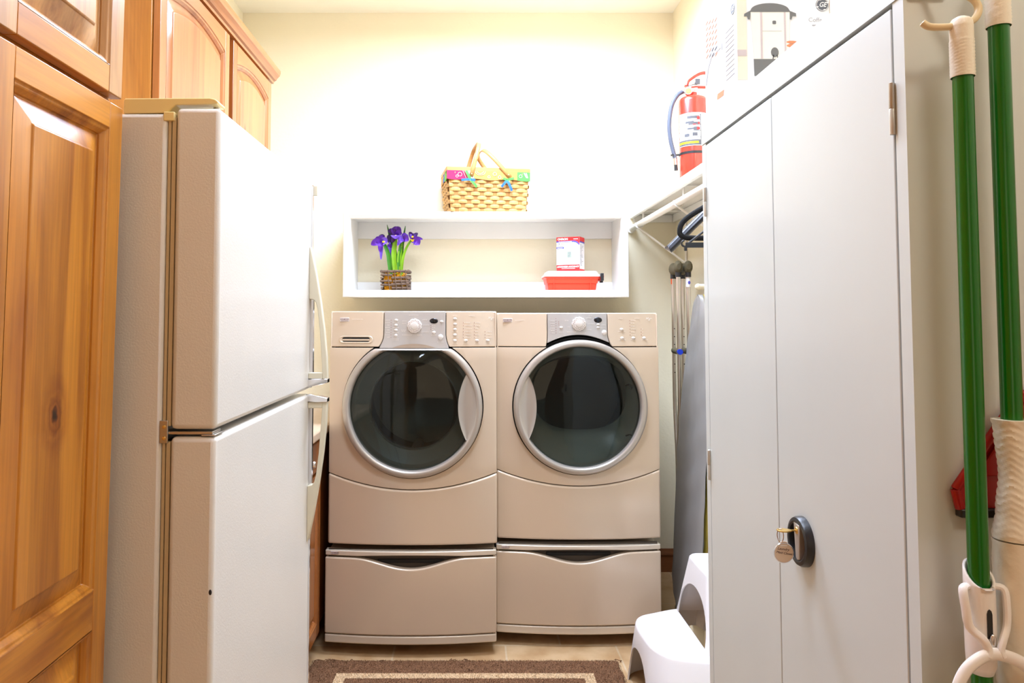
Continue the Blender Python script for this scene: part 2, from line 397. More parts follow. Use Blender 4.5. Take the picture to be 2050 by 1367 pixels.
def m_tile():
    m = bpy.data.materials.new('stone_floor_tile'); m.use_nodes = True; nt = m.node_tree; N = nt.nodes.new; L = nt.links.new
    b = nt.nodes['Principled BSDF']; b.inputs['Roughness'].default_value = .45
    tc = N('ShaderNodeTexCoord'); mp = N('ShaderNodeMapping'); mp.inputs['Location'].default_value = (.09, .02, 0); L(tc.outputs['Object'], mp.inputs['Vector'])
    br = N('ShaderNodeTexBrick'); br.offset = .5; br.inputs['Scale'].default_value = 1; br.inputs['Brick Width'].default_value = .455; br.inputs['Row Height'].default_value = .455; br.inputs['Mortar Size'].default_value = .004
    br.inputs['Color1'].default_value = srgb(204, 172, 130); br.inputs['Color2'].default_value = srgb(196, 162, 120); br.inputs['Mortar'].default_value = srgb(208, 186, 152)
    L(mp.outputs[0], br.inputs['Vector'])
    n = N('ShaderNodeTexNoise'); n.inputs['Scale'].default_value = 9; n.inputs['Detail'].default_value = 6; L(tc.outputs['Object'], n.inputs['Vector'])
    r = N('ShaderNodeValToRGB'); r.color_ramp.elements[0].position = .3; r.color_ramp.elements[0].color = (.72, .62, .5, 1); r.color_ramp.elements[1].position = .65; r.color_ramp.elements[1].color = (1, 1, 1, 1); L(n.outputs['Fac'], r.inputs['Fac'])
    mx = N('ShaderNodeMix'); mx.data_type = 'RGBA'; mx.blend_type = 'MULTIPLY'; mx.inputs['Factor'].default_value = 1; L(br.outputs['Color'], mx.inputs['A']); L(r.outputs['Color'], mx.inputs['B']); L(mx.outputs['Result'], b.inputs['Base Color'])
    bp = N('ShaderNodeBump'); bp.inputs['Strength'].default_value = .3; bp.inputs['Distance'].default_value = .003; bp.invert = True; L(br.outputs['Fac'], bp.inputs['Height']); L(bp.outputs['Normal'], b.inputs['Normal'])
    return m
M['tile'] = m_tile()
def m_glass(name, tint, refl=.10):
    m = bpy.data.materials.new(name); m.use_nodes = True; nt = m.node_tree; N = nt.nodes.new; L = nt.links.new
    nt.nodes.remove(nt.nodes['Principled BSDF']); out = nt.nodes['Material Output']
    t = N('ShaderNodeBsdfTransparent'); t.inputs[0].default_value = tint
    g = N('ShaderNodeBsdfGlossy'); g.inputs['Color'].default_value = (1, 1, 1, 1); g.inputs['Roughness'].default_value = .03
    fr = N('ShaderNodeFresnel'); fr.inputs[0].default_value = 1.5
    a = N('ShaderNodeMath'); a.operation = 'MULTIPLY_ADD'; a.inputs[1].default_value = .65; a.inputs[2].default_value = refl; L(fr.outputs[0], a.inputs[0])
    tc = N('ShaderNodeTexCoord'); n = N('ShaderNodeTexNoise'); n.inputs['Scale'].default_value = 3; L(tc.outputs['Object'], n.inputs['Vector'])
    bp = N('ShaderNodeBump'); bp.inputs['Strength'].default_value = .03; bp.inputs['Distance'].default_value = .01; L(n.outputs['Fac'], bp.inputs['Height']); L(bp.outputs['Normal'], g.inputs['Normal'])
    mx = N('ShaderNodeMixShader'); L(a.outputs[0], mx.inputs[0]); L(t.outputs[0], mx.inputs[1]); L(g.outputs[0], mx.inputs[2]); L(mx.outputs[0], out.inputs[0])
    return m
M['glass'] = m_glass('tinted_door_glass', (.50, .545, .51, 1), .0)
def m_emit(name, col, st):
    m = bpy.data.materials.new(name); m.use_nodes = True; b = m.node_tree.nodes['Principled BSDF']
    b.inputs['Emission Color'].default_value = col; b.inputs['Emission Strength'].default_value = st; b.inputs['Base Color'].default_value = (.9, .9, .9, 1); return m
M['lampglow'] = m_emit('lamp_diffuser', (1, .97, .92, 1), 6)

# ================================================================= room
XL, XR, YF, YN, ZC = -1.27, 1.112, 4.076, -1.2, 3.04
struct(MB().box(XL-.1, XR+.1, YN-.9, YF+.1, -.1, 0).build('floor', M['tile'], sharp=None))
struct(MB().box(XL-.1, XR+.1, YN-.1, YF+.1, ZC, ZC+.1).build('ceiling', M['ceiling'], sharp=None))
struct(MB().box(XL-.1, XL, YN-.1, YF+.1, 0, ZC).build('wall_left', M['wall'], sharp=None))
struct(MB().box(XR, XR+.1, YN-.1, YF+.1, 0, ZC).build('wall_right', M['wall'], sharp=None))
struct(MB().box(XL, XR, YF, YF+.1, 0, ZC).build('wall_far', M['wall_far'], sharp=None))
wn_ = MB(); wn_.box(XL, -.5, YN-.1, YN, 0, ZC); wn_.box(.35, XR, YN-.1, YN, 0, ZC); wn_.box(-.5, .35, YN-.1, YN, 2.05, ZC)
struct(wn_.build('wall_near', M['wood_trimz'], sharp=None))
t_ = MB(); t_.box(-.59, -.5, YN-.12, YN+.02, 0, 2.14); t_.box(.35, .44, YN-.12, YN+.02, 0, 2.14); t_.box(-.5, .35, YN-.12, YN+.02, 2.05, 2.14)
struct(t_.build('trim_1', M['wood_trimz'], bevel=.006))
bp_ = [(0, 0), (-.016, 0), (-.016, .055), (-.013, .062), (-.013, .085), (-.018, .09), (-.016, .1), (-.01, .108), (-.008, .12), (0, .12)]
struct(MB().prism([(YF+p[0], p[1]) for p in bp_], 'x', XL, XR-.001).build('baseboard_far', M['wood_trim'], sharp=30))
struct(MB().prism([(XR+p[0], p[1]) for p in bp_], 'y', YN, YF-.02).build('baseboard_right', M['wood_trim'], sharp=30))

def ceiling_lamp(label, cx, cy, sx, sy):
    t = thing('ceiling_light', label, 'light', (cx, cy, ZC))
    MB().box(cx-sx/2-.03, cx+sx/2+.03, cy-sy/2-.03, cy+sy/2+.03, ZC-.05, ZC).build('housing', M['melamine'], t, bevel=.006)
    MB().box(cx-sx/2, cx+sx/2, cy-sy/2, cy+sy/2, ZC-.09, ZC-.048).build('diffuser', M['lampglow'], t, bevel=.012)
ceiling_lamp('wide white flush ceiling light in the middle of the laundry room', 0.2, 2.95, .9, .7)
ceiling_lamp('added unseen square ceiling fill light over the gap between fridge and steel cabinet', 0, 1.4, .5, .5)  # unseen fixture added to carry the middle fill light
ceiling_lamp('small white flush ceiling light by the entry doorway', .8, -.3, .4, .4)

# ================================================================= wooden doors
def panel_door(name, parent, plane_x, y0, y1, z0, z1, stile, mv, mh, arch=0, thick=.02, bev=.034, mid=None, topz=None):
    """raised-panel door facing +X, front at plane_x, spanning y0..y1, z0..z1. mid=(za,zb): a cross rail between two panels"""
    mb = MB()
    def opening(a0, a1, b0, b1, arch):
        def ring(ins, dep):
            pts = []; yA, yB, zA, zB = a0+ins, a1-ins, b0+ins, b1-ins
            nb, ns, nt_ = 4, 4, 20
            for k in range(nb): pts.append((yA+(yB-yA)*k/nb, zA))
            sp = zB-arch
            for k in range(ns): pts.append((yB, zA+(sp-zA)*k/ns))
            for k in range(nt_):
                t = k/nt_; y = yB+(yA-yB)*t; pts.append((y, sp+arch*(sin(PI*t)**.8 if arch else 0) if arch else zB))
            for k in range(ns): pts.append((yA, sp+(zA-sp)*k/ns))
            return [(plane_x+dep, p[0], p[1]) for p in pts]
        prof = [(0, 0), (.002, -.003), (.006, -.0035), (.009, -.007), (.013, -.011), (.014, -.0155), (bev*.5+.014, -.0095), (bev+.014, -.0035), (bev+.0165, -.0005)]
        rings = [ring(i, d) for i, d in prof]; n = len(rings[0]); n0 = len(mb.v)
        for r_ in rings: mb.v += [Vector(p) for p in r_]
        for j in range(len(rings)-1):
            for k in range(n):
                mb.f.append([n0+j*n+k, n0+j*n+(k+1) % n, n0+(j+1)*n+(k+1) % n, n0+(j+1)*n+k]); 
                kk = k; horiz = (kk < 4) or (8 <= kk < 28)
                mb.m.append(0)
        mb.f.append([n0+(len(rings)-1)*n+k for k in range(n)]); mb.m.append(0)
        return rings[0]
    ya, yb = y0+stile, y1-stile
    spans = [(z0+stile, (mid[0] if mid else z1-stile))]
    if mid: spans.append((mid[1], z1-stile))
    # stiles and rails as boxes butting the openings
    mb.box(plane_x-thick, plane_x, y0, ya, z0, z1, 0); mb.box(plane_x-thick, plane_x, yb, y1, z0, z1, 0)
    mb.box(plane_x-thick, plane_x, ya, yb, z0, z0+stile, 1)
    if mid: mb.box(plane_x-thick, plane_x, ya, yb, mid[0], mid[1], 1)
    for i, (za, zb) in enumerate(spans):
        a = arch if i == len(spans)-1 else 0
        r0 = opening(ya, yb, za, zb, a)
    # top rail following the arch
    top = [(p[1], p[2]) for p in r0[8:29]]
    poly = [(yb, z1), (yb, top[0][1])]+top[1:]+[(ya, z1)] if arch else [(ya, z1-stile), (yb, z1-stile), (yb, z1), (ya, z1)]
    if arch:
        for k in range(len(top)-1):
            (p0, q0), (p1, q1) = top[k], top[k+1]
            vs = [(plane_x, p0, q0), (plane_x, p1, q1), (plane_x, p1, z1), (plane_x, p0, z1), (plane_x-thick, p0, q0), (plane_x-thick, p1, q1), (plane_x-thick, p1, z1), (plane_x-thick, p0, z1)]
            mb.add(vs, [(0,1,2,3), (4,7,6,5), (3,2,6,7), (0,4,5,1)], 1)
    else: mb.prism(poly, 'x', plane_x-thick, plane_x, 1)
    mb.box(plane_x-thick, plane_x-.0165, ya, yb, z0+stile, z1-stile if not arch else z1-stile-arch, 0)
    return mb.build(name, [mv, mh], parent, bevel=.0035, seg=3, sharp=30)

# pantry tower (leans a touch towards the room, as in the photo)
pt = thing('pantry_cabinet', 'tall honey-coloured knotty wood pantry cabinet at the left beside the fridge', 'cabinet', (-.615, 1.30, 1.72), (0, math.radians(.65), 0))
b = MB(); b.box(-1.24, -.637, -1.13, 1.299, .0-.0, 2.5); b.build('body', [M['wood_side']], pt, bevel=.002)
panel_door('door', pt, -.615, .949, 1.304, .10, 1.718, .045, M['wood_v'], M['wood_h'], mid=(.837, .902))
for q_ in range(4):  # out-of-view doors beside and behind the camera, added for warm wood bounce
    for za_, zb_ in ((.10, 1.718), (1.733, 2.46)):
        panel_door('door', pt, -.615, .235-.36*q_, .588-.36*q_, za_, zb_, .046, M['wood_v' if zb_ < 2 else 'wood_v2'], M['wood_h'])
d2 = panel_door('door', pt, -.615, .595, .942, .10, 1.718, .046, M['wood_v'], M['wood_h'], mid=(.837, .902))
panel_door('door', pt, -.615, .949, 1.298, 1.733, 2.46, .046, M['wood_v2'], M['wood_h'])
panel_door('door', pt, -.615, .595, .942, 1.733, 2.46, .046, M['wood_v2'], M['wood_h'])
k = MB(); k.lathe((-.615, .930, .955), [(.0, .028), (.008, .0275), (.0135, .022), (.0145, .016), (.011, .010), (.005, .007), (.005, 0)], 'x', 20)
k.build('knob', mat('pewter_knob', srgb(120, 118, 114), .3, .9, bump=1.2, bscale=160, vary=.4, vscale=120), d2, label='mottled pewter knob')

# wall cabinet over the fridge
wc = thing('wall_cabinet', 'light wood wall cabinet with two arched doors and crown moulding, above and behind the fridge', 'cabinet', (-.89, 2.05, 1.76))
MB().box(XL+.002, -.892, 2.05, 3.21, 1.76, 2.385).build('body', M['wood_side'], wc, bevel=.002)
panel_door('door', wc, -.87, 2.055, 2.647, 1.775, 2.365, .045, M['wood_up_v'], M['wood_up_h'], arch=.032, bev=.03)
panel_door('door', wc, -.87, 2.69, 3.205, 1.775, 2.365, .045, M['wood_up_v'], M['wood_up_h'], arch=.032, bev=.03)
cr = [(-.9, 2.375), (-.868, 2.375), (-.866, 2.384), (-.858, 2.388), (-.852, 2.398), (-.842, 2.408), (-.838, 2.42), (-.838, 2.43), (-.9, 2.43)]
c_ = MB(); c_.prism(cr, 'y', 2.03, 3.235); c_.box(XL+.002, -.89, 3.19, 3.235, 2.375, 2.43); c_.box(XL+.002, -.89, 2.03, 2.07, 2.375, 2.43)
c_.build('crown_moulding', M['wood_up_h'], wc, sharp=25)

# base cabinet with worktop behind the fridge
bc = thing('base_cabinet', 'dark orange-brown wood base cabinet between fridge and washer, half hidden by the fridge handle', 'cabinet', (-.63, 2.2, 0))
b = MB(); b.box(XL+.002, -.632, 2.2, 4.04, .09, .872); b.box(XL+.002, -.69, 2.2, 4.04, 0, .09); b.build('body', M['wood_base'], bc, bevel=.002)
def drawer_front(y0, y1, z0, z1):
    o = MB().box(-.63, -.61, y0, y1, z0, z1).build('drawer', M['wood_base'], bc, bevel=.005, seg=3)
    kk = MB(); yc, zc = (y0+y1)/2, (z0+z1)/2
    kk.lathe((-.61, yc, zc), [(.004, 0), (.004, .01), (.012, .014), (.0145, .02), (.012, .026), (.0, .028)], 'x', 20)
    kk.build('knob', M['chrome'], o, label='round chrome knob')
drawer_front(2.60, 3.055, .745, .862)
drawer_front(2.22, 2.59, .745, .862)
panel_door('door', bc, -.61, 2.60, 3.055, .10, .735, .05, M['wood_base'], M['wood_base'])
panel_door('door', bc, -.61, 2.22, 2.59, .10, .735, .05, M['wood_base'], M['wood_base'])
tag(MB().box(XL+.002, -.595, 2.19, 4.07, .874, .914).build('worktop', M['counter'], origin=(-.9, 3.1, .874), bevel=.01, seg=4),
    'beige laminate worktop over the base cabinet, glimpsed through the fridge handle', 'worktop')

# ================================================================= refrigerator
FX = -.455; FY0, FY1 = 1.344, 2.121
fr = thing('refrigerator', 'white two-door refrigerator with textured finish and curved ivory handles', 'refrigerator', (-.8, 1.73, 0))
b = MB(); b.box(-1.2, -.553, FY0, FY1, .03, 1.722); b.build('body', M['fridge'], fr, bevel=.008, seg=3)
b = MB(); b.box(-1.18, -.60, FY0+.02, FY1-.02, 0, .05); b.build('base_grille', M['blackplastic'], fr)
for za_, zb_ in ((1.158, 1.715), (.07, 1.13)):
    g_ = MB(); g_.box(-.5515, -.5465, FY0+.003, FY1-.008, za_, zb_); g_.box(-.5445, -.5375, FY0+.003, FY1-.008, za_, zb_); g_.box(-.555, -.535, FY0+.012, FY1-.009, za_, zb_)
    g_.build('gasket', M['gasket'], fr)
def fdoor(z0, z1):
    o = MB().box(-.536, FX, FY0-.003, FY1, z0, z1).build('door', M['fridge'], fr, bevel=.009, seg=4)
    c = MB(); c.box(FX-.012, FX+.0025, FY1-.0005, FY1+.007, z0+.003, z1-.003); c.build('edge_trim', M['chrome'], o)
    return o
dU = fdoor(1.1525, 1.731); dL = fdoor(.06, 1.139)
# handles: a C in the X-Z plane, tapered at the far end
def handle(door, zs, ztip, flip):
    # zs = z of the boxed end near the split; ztip = z of the pointed end
    def Z(t): return zs+(ztip-zs)*t
    out = [(FX, Z(1.0)), (FX+.004, Z(.985)), (FX+.018, Z(.80)), (FX+.032, Z(.58)), (FX+.043, Z(.36)), (FX+.050, Z(.16)), (FX+.052, Z(.0))]
    inn = [(FX+.040, Z(.0)), (FX+.0385, Z(.06))]+[(FX+.036, Z(.16)), (FX+.031, Z(.36)), (FX+.024, Z(.52)), (FX+.019, Z(.575)), (FX+.012, Z(.595)), (FX, Z(.60))]
    m_ = MB(); pts = out+inn
    m_.prism(pts, 'y', FY1-.030, FY1-.004)
    m_.prism([(FX, Z(.0)), (FX+.040, Z(.0)), (FX+.0392, Z(.045)), (FX, Z(.045))], 'y', FY1-.030, FY1-.004)
    h = m_.build('handle', M['fridge_trim'], door, bevel=.004, seg=3, label='curved ivory handle')
    s = 1 if ztip > zs else -1
    c = MB(); c.prism([(FX-.004, zs-.002*s), (FX-.004, zs-.022*s), (FX+.006, zs-.022*s), (FX+.054, zs-.011*s), (FX+.054, zs-.0*s), (FX+.02, zs)], 'y', FY1-.034, FY1-.001)
    c.build('end_cap', M['chrome'], h, bevel=.0012, label='polished chrome cap')
    g = MB(); g.box(FX, FX+.009, FY1-.014, FY1, zs, Z(.6)); g.build('backing_strip', M['chrome'], h)
handle(dU, 1.182, 1.551, 1)
handle(dL, 1.118, .735, -1)
hc = MB()
hc.prism([(-.635, 1.722), (-.635, 1.748), (-.632, 1.7505), (-.478, 1.7515), (-.468, 1.749), (-.463, 1.745), (-.464, 1.740), (-.54, 1.738), (-.556, 1.724)], 'y', FY0+.004, FY0+.045)
hc.build('hinge_cover', M['fridge_hinge'], fr, bevel=.002, seg=3, label='yellowed ivory hinge cover')
MB().lathe((-.474, FY0+.03, 1.73), [(.006, 0), (.006, .01)], 'z', 14, cap=(True, True)).build('hinge_pin', M['brushed'], fr)
hg = MB(); hg.box(-.553, -.462, FY0+.002, FY0+.045, 1.1432, 1.1484); hg.box(-.556, -.541, FY0-.001, FY0+.004, 1.128, 1.168); hg.box(-.482, -.457, FY0+.0, FY0+.05, 1.1405, 1.1432)
hg.build('centre_hinge', M['brushed'], fr, bevel=.001)
for zz in (1.137, 1.157):
    MB().lathe((-.5475, FY0-.001, zz), [(.0, -.002), (.003, -.0015), (.0035, 0)], 'y', 10).build('screw', M['brass'], fr)
MB().ball((FX-.005, FY0-.003, .869), .0028, .0012, .0048).build('chip', M['black'], dL, label='small dark chip in the enamel')
MB().box(FX-.02, FX+.012, FY1+.0075, FY1+.012, 1.70, 1.728).build('hinge_bracket', M['fridge_trim'], fr, bevel=.001)
MB().box(-.56, -.54, FY0-.0008, FY0+.03, 1.708, 1.7245).build('top_clip', M['fridge_hinge'], fr, bevel=.0015)

# ================================================================= white shelf box and what stands in it
sb = thing('wall_shelf_box', 'white open-fronted wall shelf box mounted above the washer and dryer', 'shelf', (.07, 3.93, 1.456))
BX0, BX1, BY0, BZ0, BZ1 = -.655, .795, 3.786, 1.456, 1.893
s = MB(); s.box(BX0+.012, BX1-.012, BY0+.016, YF-.001, BZ1-.022, BZ1-.002)
s.box(BX0+.012, BX1-.012, BY0+.016, YF-.001, BZ0+.002, BZ0+.022)
s.box(BX0+.012, BX0+.034, BY0+.016, YF-.001, BZ0+.022, BZ1-.022)
s.box(BX1-.034, BX1-.012, BY0+.016, YF-.001, BZ0+.022, BZ1-.022); s.build('carcass', M['white_trim'], sb)
s = MB(); s.box(BX0+.034, BX1-.034, YF-.022, YF-.002, 1.782, BZ1-.022); s.build('cleat', M['white_trim'], sb, bevel=.0015)
s = MB(); s.box(BX0+.034, BX1-.034, YF-.022, YF-.002, BZ0+.022, 1.546); s.build('cleat', M['white_trim'], sb, bevel=.0015)
def frame_ring(mb, x0, x1, z0, z1, steps):
    rings = []
    for ins, y in steps: rings.append([(x0+ins, y, z0+ins), (x1-ins, y, z0+ins), (x1-ins, y, z1-ins), (x0+ins, y, z1-ins)])
    n0 = len(mb.v)
    for r_ in rings: mb.v += [Vector(p) for p in r_]
    N = len(rings)
    for j in range(N):
        for k in range(4):
            a, b2 = j, (j+1) % N
            mb.f.append([n0+a*4+k, n0+a*4+(k+1) % 4, n0+b2*4+(k+1) % 4, n0+b2*4+k]); mb.m.append(0)
s = MB(); frame_ring(s, BX0, BX1, BZ0, BZ1, [(0, BY0+.018), (0, BY0+.006), (.003, BY0+.002), (.008, BY0), (.022, BY0), (.026, BY0+.003), (.031, BY0+.003), (.036, BY0+.008), (.037, BY0+.018)])
s.build('face_frame', M['white_trim'], sb, sharp=25)

# ---- irises in a twig box
FLZ = BZ0+.0225
px_, py_ = -.394, 3.885
pl = thing('iris_plant', 'purple irises in a square twig planter on the left of the white shelf box', 'plant', (px_, py_, FLZ))
tw = MB(); R = .069
for row in range(7):
    zc = FLZ+.009+row*.0170
    for side in range(4):
        ext = .006*(row % 2 == side % 2)
        for piece in (0, 1):
            r_ = random.uniform(.0056, .0082)
            a = -R-.003 if piece == 0 else random.uniform(-.02, .02)
            e = random.uniform(-.015, .03) if piece == 0 else R+.003
            if piece == 0: e = max(e, a+.04)
            if random.random() < .2: continue
            dz = random.uniform(-.002, .002); w1 = random.uniform(-.002, .002)
            off_ = R-.002+random.uniform(-.002, .003)
            pts = []
            for q in range(4):
                t = a+(e-a)*q/3; zz = zc+dz*q+random.uniform(-.001, .001)
                P = {0: (t, -off_), 1: (off_, t), 2: (t, off_), 3: (-off_, t)}[side]
                pts.append((px_+P[0], py_+P[1], max(zz, FLZ+r_)))
            tw.tube(pts, r_, 8)
for fx in (-.035, .03, .055, .0): tw.tube([(px_+fx, py_-R-.008, FLZ+.118), (px_+fx+.004, py_-R-.009, FLZ+.06), (px_+fx+.012, py_-R-.008, FLZ+.012)], .0018, 6)
tw.build('twig_planter', M['twig'], pl)
ms = MB(); ms.box(px_-.055, px_+.055, py_-.055, py_+.055, FLZ, FLZ+.09)
for q in range(120): ms.ball((px_+random.uniform(-.055, .055), py_+random.choice([-.057, random.uniform(-.05, .05)]), FLZ+random.uniform(.01, .105)), random.uniform(.004, .008), n=8, k=5)
ms.build('moss', M['moss'], pl)
def blade(pts, wds, nrm=(0, -1, 0), mt='leaf', name='leaf', fold=.25):
    P = smooth(pts, 5); n = len(P)-1; b_ = MB(); nr = Vector(nrm)
    k = len(wds)-1
    def W(u): x = u*k; i = min(int(x), k-1); return wds[i]+(wds[i+1]-wds[i])*(x-i)
    def F(u, v):
        i = min(int(round(u*n)), n); t = (P[min(i+1, n)]-P[max(i-1, 0)]).normalized(); s_ = t.cross(nr).normalized(); c = P[i]
        x = (v-.5)*2; return c+s_*W(u)*x+nr*(-fold*W(u)*(1-abs(x)))
    b_.sheet(F, n, 4, thick=nr*-.0008)
    return b_
def L_(dx, dz, dy=0): return (px_+dx, py_+dy, FLZ+dz)
leafs = [([(-.03, .10), (-.04, .20), (-.075, .285)], [.007, .012, .010, .002], 'leaf'),
         ([(-.028, .10, .01), (-.02, .22, .01), (-.05, .36, .01)], [.007, .011, .009, .001], 'leaf'),
         ([(-.005, .10), (-.012, .20), (-.006, .26), (0, .30)], [.010, .013, .012, .003], 'leaf2'),
         ([(.0, .10, .01), (-.01, .24, .01), (-.045, .34, .0)], [.010, .010, .006, .001], 'leaf'),
         ([(.01, .10), (.018, .20), (.03, .285)], [.009, .010, .011, .003], 'leaf2'),
         ([(.02, .10), (.012, .19), (.035, .27), (.048, .30)], [.008, .008, .009, .002], 'leaf'),
         ([(.025, .09, -.01), (.035, .18, -.01), (.055, .24, -.01), (.085, .285, -.01)], [.009, .007, .006, .005], 'leaf2'),
         ([(.02, .1, .02), (.03, .25, .02), (.045, .355, .02)], [.008, .008, .007, .001], 'leaf'),
         ([(.028, .10, .005), (.01, .15, .005), (.03, .22, .005)], [.008, .006, .006, .002], 'leaf')]
for pts, wd, mt in leafs:
    blade([L_(p[0], p[1], p[2] if len(p) > 2 else -.01) for p in pts], wd).build('leaf', M[mt], pl, sharp=60)
def bloom(c, falls, lab=None):
    root = MB().ball(c, .006, .006, .009).build('bloom', M['petal2'], pl)
    for (dx, dz, wd, mt, yel, dy) in falls:
        c2 = Vector(c)+Vector((dx, dy, dz)); mid = Vector(c)+Vector((dx*.5, dy-.012, dz*.5+.008))
        wd *= 1.35; bb = blade([Vector(c), mid, c2], [.003, wd, wd*1.15, wd*.85, .002], mt=mt, fold=.5)
        bb.build('petal', M[mt], root, sharp=60)
        if yel:
            q = Vector(c)*.62+c2*.38+Vector((0, -.016, .004)); MB().ball(q, .007, .002, .005).build('petal_blaze', M['iris_yellow'], root)
bloom(L_(-.072, .262, -.02), [(-.035, .012, .012, 'petal', 0, -.01), (-.055, -.012, .013, 'petal', 0, -.01), (.0, .045, .011, 'petal3', 0, .0), (.028, -.004, .014, 'petal2', 1, -.02), (.015, .03, .012, 'petal', 0, .0), (-.01, -.05, .009, 'petal', 0, -.01), (-.005, -.088, .006, 'petal2', 0, 0)])
bloom(L_(.0, .298, -.01), [(0, -.018, .016, 'petal2', 1, -.03), (-.03, .02, .013, 'petal3', 0, 0), (-.008, .05, .015, 'petal', 0, 0), (.02, .047, .013, 'petal', 0, 0), (.03, .01, .011, 'petal', 0, -.01), (-.045, .03, .011, 'petal3', 0, .01), (-.02, -.035, .009, 'petal3', 0, 0)])
bloom(L_(.036, .275, -.025), [(-.03, .005, .009, 'petal2', 0, -.01), (.03, -.004, .012, 'petal', 0, -.01), (-.028, -.028, .007, 'petal2', 0, 0), (.02, .03, .010, 'petal', 0, 0), (.03, .012, .012, 'petal2', 0, 0)])
bloom(L_(.088, .272, -.02), [(-.02, .045, .008, 'petal3', 0, 0), (.025, .04, .007, 'petal3', 0, 0), (.05, .008, .006, 'petal', 0, 0), (.035, -.022, .016, 'petal', 0, -.015), (.012, -.01, .012, 'petal', 0, -.01), (.0, -.008, .006, 'iris_yellow', 0, -.02), (.0, .04, .009, 'petal2', 1, 0)])
bloom(L_(-.035, .26, .01), [(0, -.05, .009, 'petal', 0, 0), (.006, -.075, .007, 'petal2', 0, 0), (0, .05, .01, 'petal3', 0, 0)])

# ---- red tub with white lid
CX, CY = .511, 3.89
tb = thing('storage_tub', 'red plastic tub with white lid and black latch in the shelf box', 'tub', (CX, CY, FLZ))
def tub_shape(z, w2, d2, r): return [(CX+p[0], CY+p[1], z) for p in rrect(-w2, w2, -d2, d2, r)]
def loft(mb, rings, cap0=True, cap1=True, m=0):
    n = len(rings[0]); n0 = len(mb.v)
    for r_ in rings: mb.v += [Vector(p) for p in r_]
    for j in range(len(rings)-1):
        for k in range(n): mb.f.append([n0+j*n+k, n0+j*n+(k+1) % n, n0+(j+1)*n+(k+1) % n, n0+(j+1)*n+k]); mb.m.append(m)
    if cap0: mb.f.append([n0+k for k in range(n)][::-1]); mb.m.append(m)
    if cap1: mb.f.append([n0+(len(rings)-1)*n+k for k in range(n)]); mb.m.append(m)
    return mb
t1 = MB(); loft(t1, [tub_shape(FLZ, .120, .070, .01), tub_shape(FLZ+.048, .126, .075, .01), tub_shape(FLZ+.050, .130, .079, .01), tub_shape(FLZ+.072, .133, .081, .01), tub_shape(FLZ+.078, .140, .086, .012), tub_shape(FLZ+.084, .141, .087, .012)])
for xx in (-.095, .092): t1.box(CX+xx-.002, CX+xx+.002, CY-.084, CY-.07, FLZ+.005, FLZ+.078)
t1.build('tub', M['redplastic'], tb, sharp=30)
t1 = MB(); loft(t1, [tub_shape(FLZ+.084, .143, .089, .012), tub_shape(FLZ+.092, .143, .089, .012), tub_shape(FLZ+.096, .134, .080, .012), tub_shape(FLZ+.110, .128, .074, .012), tub_shape(FLZ+.113, .120, .068, .012)])
t1.build('lid', M['whiteplastic'], tb, sharp=30)
t1 = MB(); t1.prism([(CX+p[0], FLZ+p[1]) for p in [(.14, .066), (.158, .064), (.166, .072), (.168, .088), (.166, .094), (.14, .092)]], 'y', CY-.045, CY+.045)
t1.build('latch_ledge', M['redplastic'], tb, bevel=.002)
t1 = MB(); t1.box(CX+.142, CX+.158, CY-.095, CY-.072, FLZ+.062, FLZ+.1); t1.box(CX+.146, CX+.160, CY-.06, CY-.03, FLZ+.054, FLZ+.066); t1.build('latch', M['blackplastic'], tb, bevel=.002, label='black latch')
# ---- monitor carton standing on the tub
OZ = FLZ+.1135; a_ = math.radians(-7)
ob = thing('monitor_box', 'white and red blood pressure monitor carton standing on the red tub', 'box', (.514, CY+.01, OZ), (0, 0, math.radians(-25)), local=True)
bw, bd, bh = .124, .085, .178
MB().box(-bw/2, bw/2, -bd/2, bd/2, 0, bh).build('carton', M['carton'], ob, bevel=.0006)
F = lambda x, z: Matrix.Translation((x-bw/2, -bd/2-.0002, z)) @ Matrix.Rotation(PI/2, 4, 'X')
FR = lambda y, z: Matrix.Translation((bw/2+.0002, y-bd/2, z)) @ Matrix.Rotation(PI/2, 4, 'Z') @ Matrix.Rotation(PI/2, 4, 'X')
p = MB()
p.add(*decal([(0, .158), (.1, .158), (.114, .152), (.121, .143), (.124, .14), (bw, bh), (0, bh)], F(0, 0)))
p.build('red_top_band', M['print_red'], ob, sharp=None); p = MB(); p.add(*decal(rect(0, bw, 0, .034), F(0, 0))); p.build('red_bottom_band', M['print_red'], ob, sharp=None); p = MB()
p.add(*decal(rect(0, bd, .155, bh), FR(0, 0))); p.add(*decal(rect(0, bd, 0, .012), FR(0, 0)))
p.build('red_side_print', M['print_red'], ob, sharp=None)
p = MB()
p.add(*decal([(0, .151), (.09, .151), (.105, .148), (.118, .138), (.122, .132), (.124, .14), (.121, .143), (.114, .152), (.1, .158), (0, .158)], F(0, 0), .0007))
p.build('blue_swoosh', M['print_blue'], ob, sharp=None); p = MB(); p.add(*decal(rrect(-.0, .04, .117, .128, .004), F(0, 0))); p.add(*decal(rrect(.055, .071, .055, .063, .0035), F(0, 0)))
p.add(*decal([(0, .148), (bd, .148), (bd, .155), (0, .155)], FR(0, 0)))
v_, f_ = text_geo('3', .017, F(.013, .142) @ Matrix.Translation((0, 0, .0006))); p.add(v_, f_)
p.build('blue_print', M['print_blue'], ob, sharp=None)
p = MB()
v_, f_ = text_geo('OMRON', .0145, F(.034, .167) @ Matrix.Translation((0, 0, .0010)), bold=.0006, sx=1.02); p.add(v_, f_)
p.build('brand_lettering', M['label_white'], ob, sharp=None); p = MB()
v_, f_ = text_geo('ADVANCED ACCURACY', .0108, F(.0615, .0235) @ Matrix.Translation((0, 0, .0010)), shear=.3, bold=.0004, sx=.98); p.add(v_, f_)
